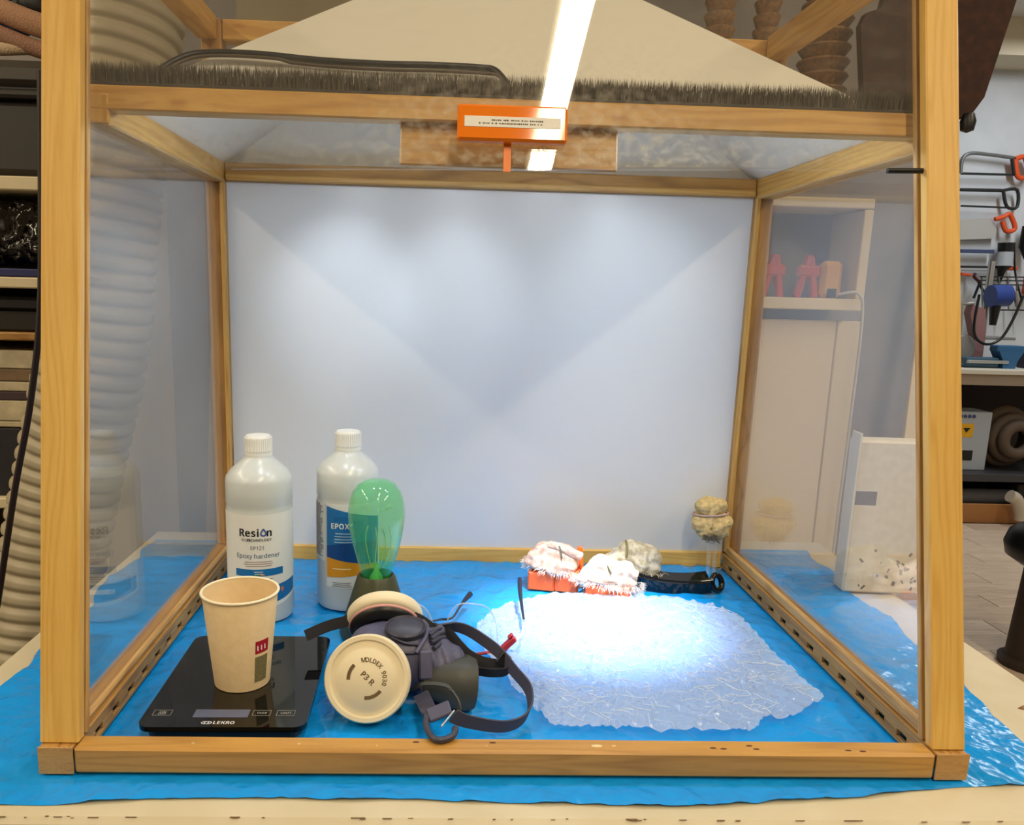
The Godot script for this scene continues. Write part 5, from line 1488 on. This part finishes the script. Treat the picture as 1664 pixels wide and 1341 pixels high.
	part(o, "body", Geo.new().extrude([Vector2(-0.03, 0.085), Vector2(0.095, 0.085), Vector2(0.07, 0.04), Vector2(0.06, 0.0), Vector2(0.0, 0.0), Vector2(-0.005, 0.04)], Transform3D(Basis.IDENTITY, V(0, 0, 0)), 0.07), vb)
	part(o, "slide", Geo.new().bar(V(-0.10, 0.026, 0.0), V(0.17, 0.048, 0.055), 0.006), mat(rgb(58, 92, 116), 0.4, 0.2))
	part(o, "screw", Geo.new().tube([V(-0.18, 0.03, 0.035), V(0.02, 0.03, 0.035)], 0.009, 8), M.steel)
	# drill press
	o = thing("drill_press", "small drill press with a blue motor head", "drill press", V(2.74, 0.0705, -3.56))
	part(o, "column", Geo.new().tube([V(0, 0.0, 0), V(-0.005, 0.52, 0)], 0.016, 12), M.steel)
	part(o, "head", Geo.new().tube([V(-0.03, 0.345, 0.06), V(0.06, 0.35, 0.06)], 0.055, 18), mat(rgb(40, 66, 140), 0.4))
	part(o, "chuck", Geo.new().tube([V(0.005, 0.30, 0.06), V(0.005, 0.20, 0.06)], [0.026, 0.016], 12), M.black)
	part(o, "knob", Geo.new().tube([V(0.075, 0.37, 0.09), V(0.10, 0.30, 0.09)], 0.013, 10), M.steel)
	part(o, "table", Geo.new().bar(V(0.03, 0.135, 0.03), V(0.16, 0.014, 0.14), 0.003), mat(rgb(150, 150, 146), 0.4, 0.4))
	part(o, "base", Geo.new().bar(V(0.02, 0.012, 0.02), V(0.2, 0.024, 0.18), 0.004), mat(rgb(40, 42, 50), 0.5))
	var loop := spline([V(2.56, 0.42, -3.36), V(2.555, 0.28, -3.36), V(2.575, 0.21, -3.36), V(2.635, 0.18, -3.36), V(2.70, 0.21, -3.36), V(2.745, 0.30, -3.36), V(2.78, 0.42, -3.36)], 7)
	single("looped_cable", Geo.new().tube(loop, 0.0065, 8), M.black, "black cable hanging in a loop in front of the drill press", "cable")
	single("tool_tray", Geo.new().bar(V(2.88, 0.115, -3.31), V(0.16, 0.088, 0.12), 0.006), mat(rgb(46, 44, 72), 0.4), "dark blue tray on the bench beside the vise", "tray")
	single("abrasive_pad", Geo.new().lathe([Vector2(0, 0), Vector2(0.055, 0), Vector2(0.058, 0.03), Vector2(0.045, 0.06), Vector2(0, 0.064)], 20, Transform3D(Basis.IDENTITY, V(2.885, 0.1595, -3.31))), mottled(rgb(170, 134, 96), rgb(124, 84, 66), 0.05, 0.8), "round tan polishing pad on the blue tray", "pad")
	# below the bench
	o = thing("machine_cabinet", "light grey machine cabinet with a yellow sticker under the bench", "machine", V(2.545, -0.4378, -3.28))
	part(o, "cabinet_body", Geo.new().bar(V(0, 0.146, -0.07), V(0.22, 0.292, 0.16), 0.004), mat(rgb(170, 178, 186), 0.45))
	part(o, "yellow_sticker", Geo.new().bar(V(-0.012, 0.200, 0.0108), V(0.07, 0.068, 0.001), 0.0), mat(rgb(226, 172, 28), 0.5), "yellow warning sticker")
	part(o, "sticker_mark", Geo.new().extrude([Vector2(-0.018, 0.0), Vector2(0.018, 0.0), Vector2(0.0, -0.024)], Transform3D(Basis.IDENTITY, V(-0.012, 0.212, 0.0117)), 0.0005), M.ink)
	for k in 4:
		part(o, "button", Geo.new().lathe([Vector2(0.0085, 0), Vector2(0.0085, 0.004), Vector2(0, 0.005)], 12, Transform3D(Basis.from_euler(V(PI / 2, 0, 0)), V(-0.05 + k * 0.022, 0.270, 0.010))), mat(rgb(66, 72, 120), 0.5))
	part(o, "socket_panel", Geo.new().bar(V(-0.03, 0.075, 0.011), V(0.13, 0.05, 0.004), 0.001), M.black)
	o = thing("fabric_bale", "brown rolled hose bundle under the bench beside the grey machine", "hose bundle", V(2.79, -0.4378, -3.36))
	for k in 3:
		var rr := []
		for a in 25: rr.append(V((0.11 - k * 0.02) * cos(TAU * a / 24), 0.16 + (0.13 - k * 0.03) * sin(TAU * a / 24), 0.05 * k))
		part(o, "coil", Geo.new().tube(rr, 0.028, 10, false), mat(rgb(92, 76, 62), 0.7))
	single("grey_pipe", Geo.new().tube([V(2.35, -0.575, -3.28), V(2.80, -0.575, -3.28)], 0.042, 16), mat(rgb(92, 92, 96), 0.5), "grey pipe lying under the lower bench shelf", "pipe")
	single("bent_tube", Geo.new().tube(spline([V(2.70, -0.53, -3.13), V(2.735, -0.55, -3.13), V(2.765, -0.61, -3.13), V(2.77, -0.65, -3.13)], 6), 0.030, 14), mat(rgb(196, 186, 168), 0.5), "pale bent tube sticking out under the bench", "tube")
	single("dark_crate", Geo.new().bar(V(2.95, -0.585, -3.36), V(0.26, 0.18, 0.24), 0.006), mat(rgb(34, 30, 28), 0.7), "dark crate under the lower bench shelf", "crate")
	# black stool foot
	o = thing("work_stool", "dark stool with a black rubber seat edge standing on the laminate floor", "stool", V(1.715, -0.68, -1.62))
	part(o, "seat_post", Geo.new().lathe([Vector2(0, 0), Vector2(0.085, 0), Vector2(0.088, 0.02), Vector2(0.070, 0.03), Vector2(0.055, 0.31), Vector2(0, 0.31)], 24), mat(rgb(50, 38, 32), 0.6))
	part(o, "seat", Geo.new().lathe([Vector2(0, 0.31), Vector2(0.07, 0.31), Vector2(0.108, 0.335), Vector2(0.116, 0.37), Vector2(0.106, 0.405), Vector2(0.08, 0.425), Vector2(0, 0.43)], 32), mat(rgb(20, 22, 28), 0.35))
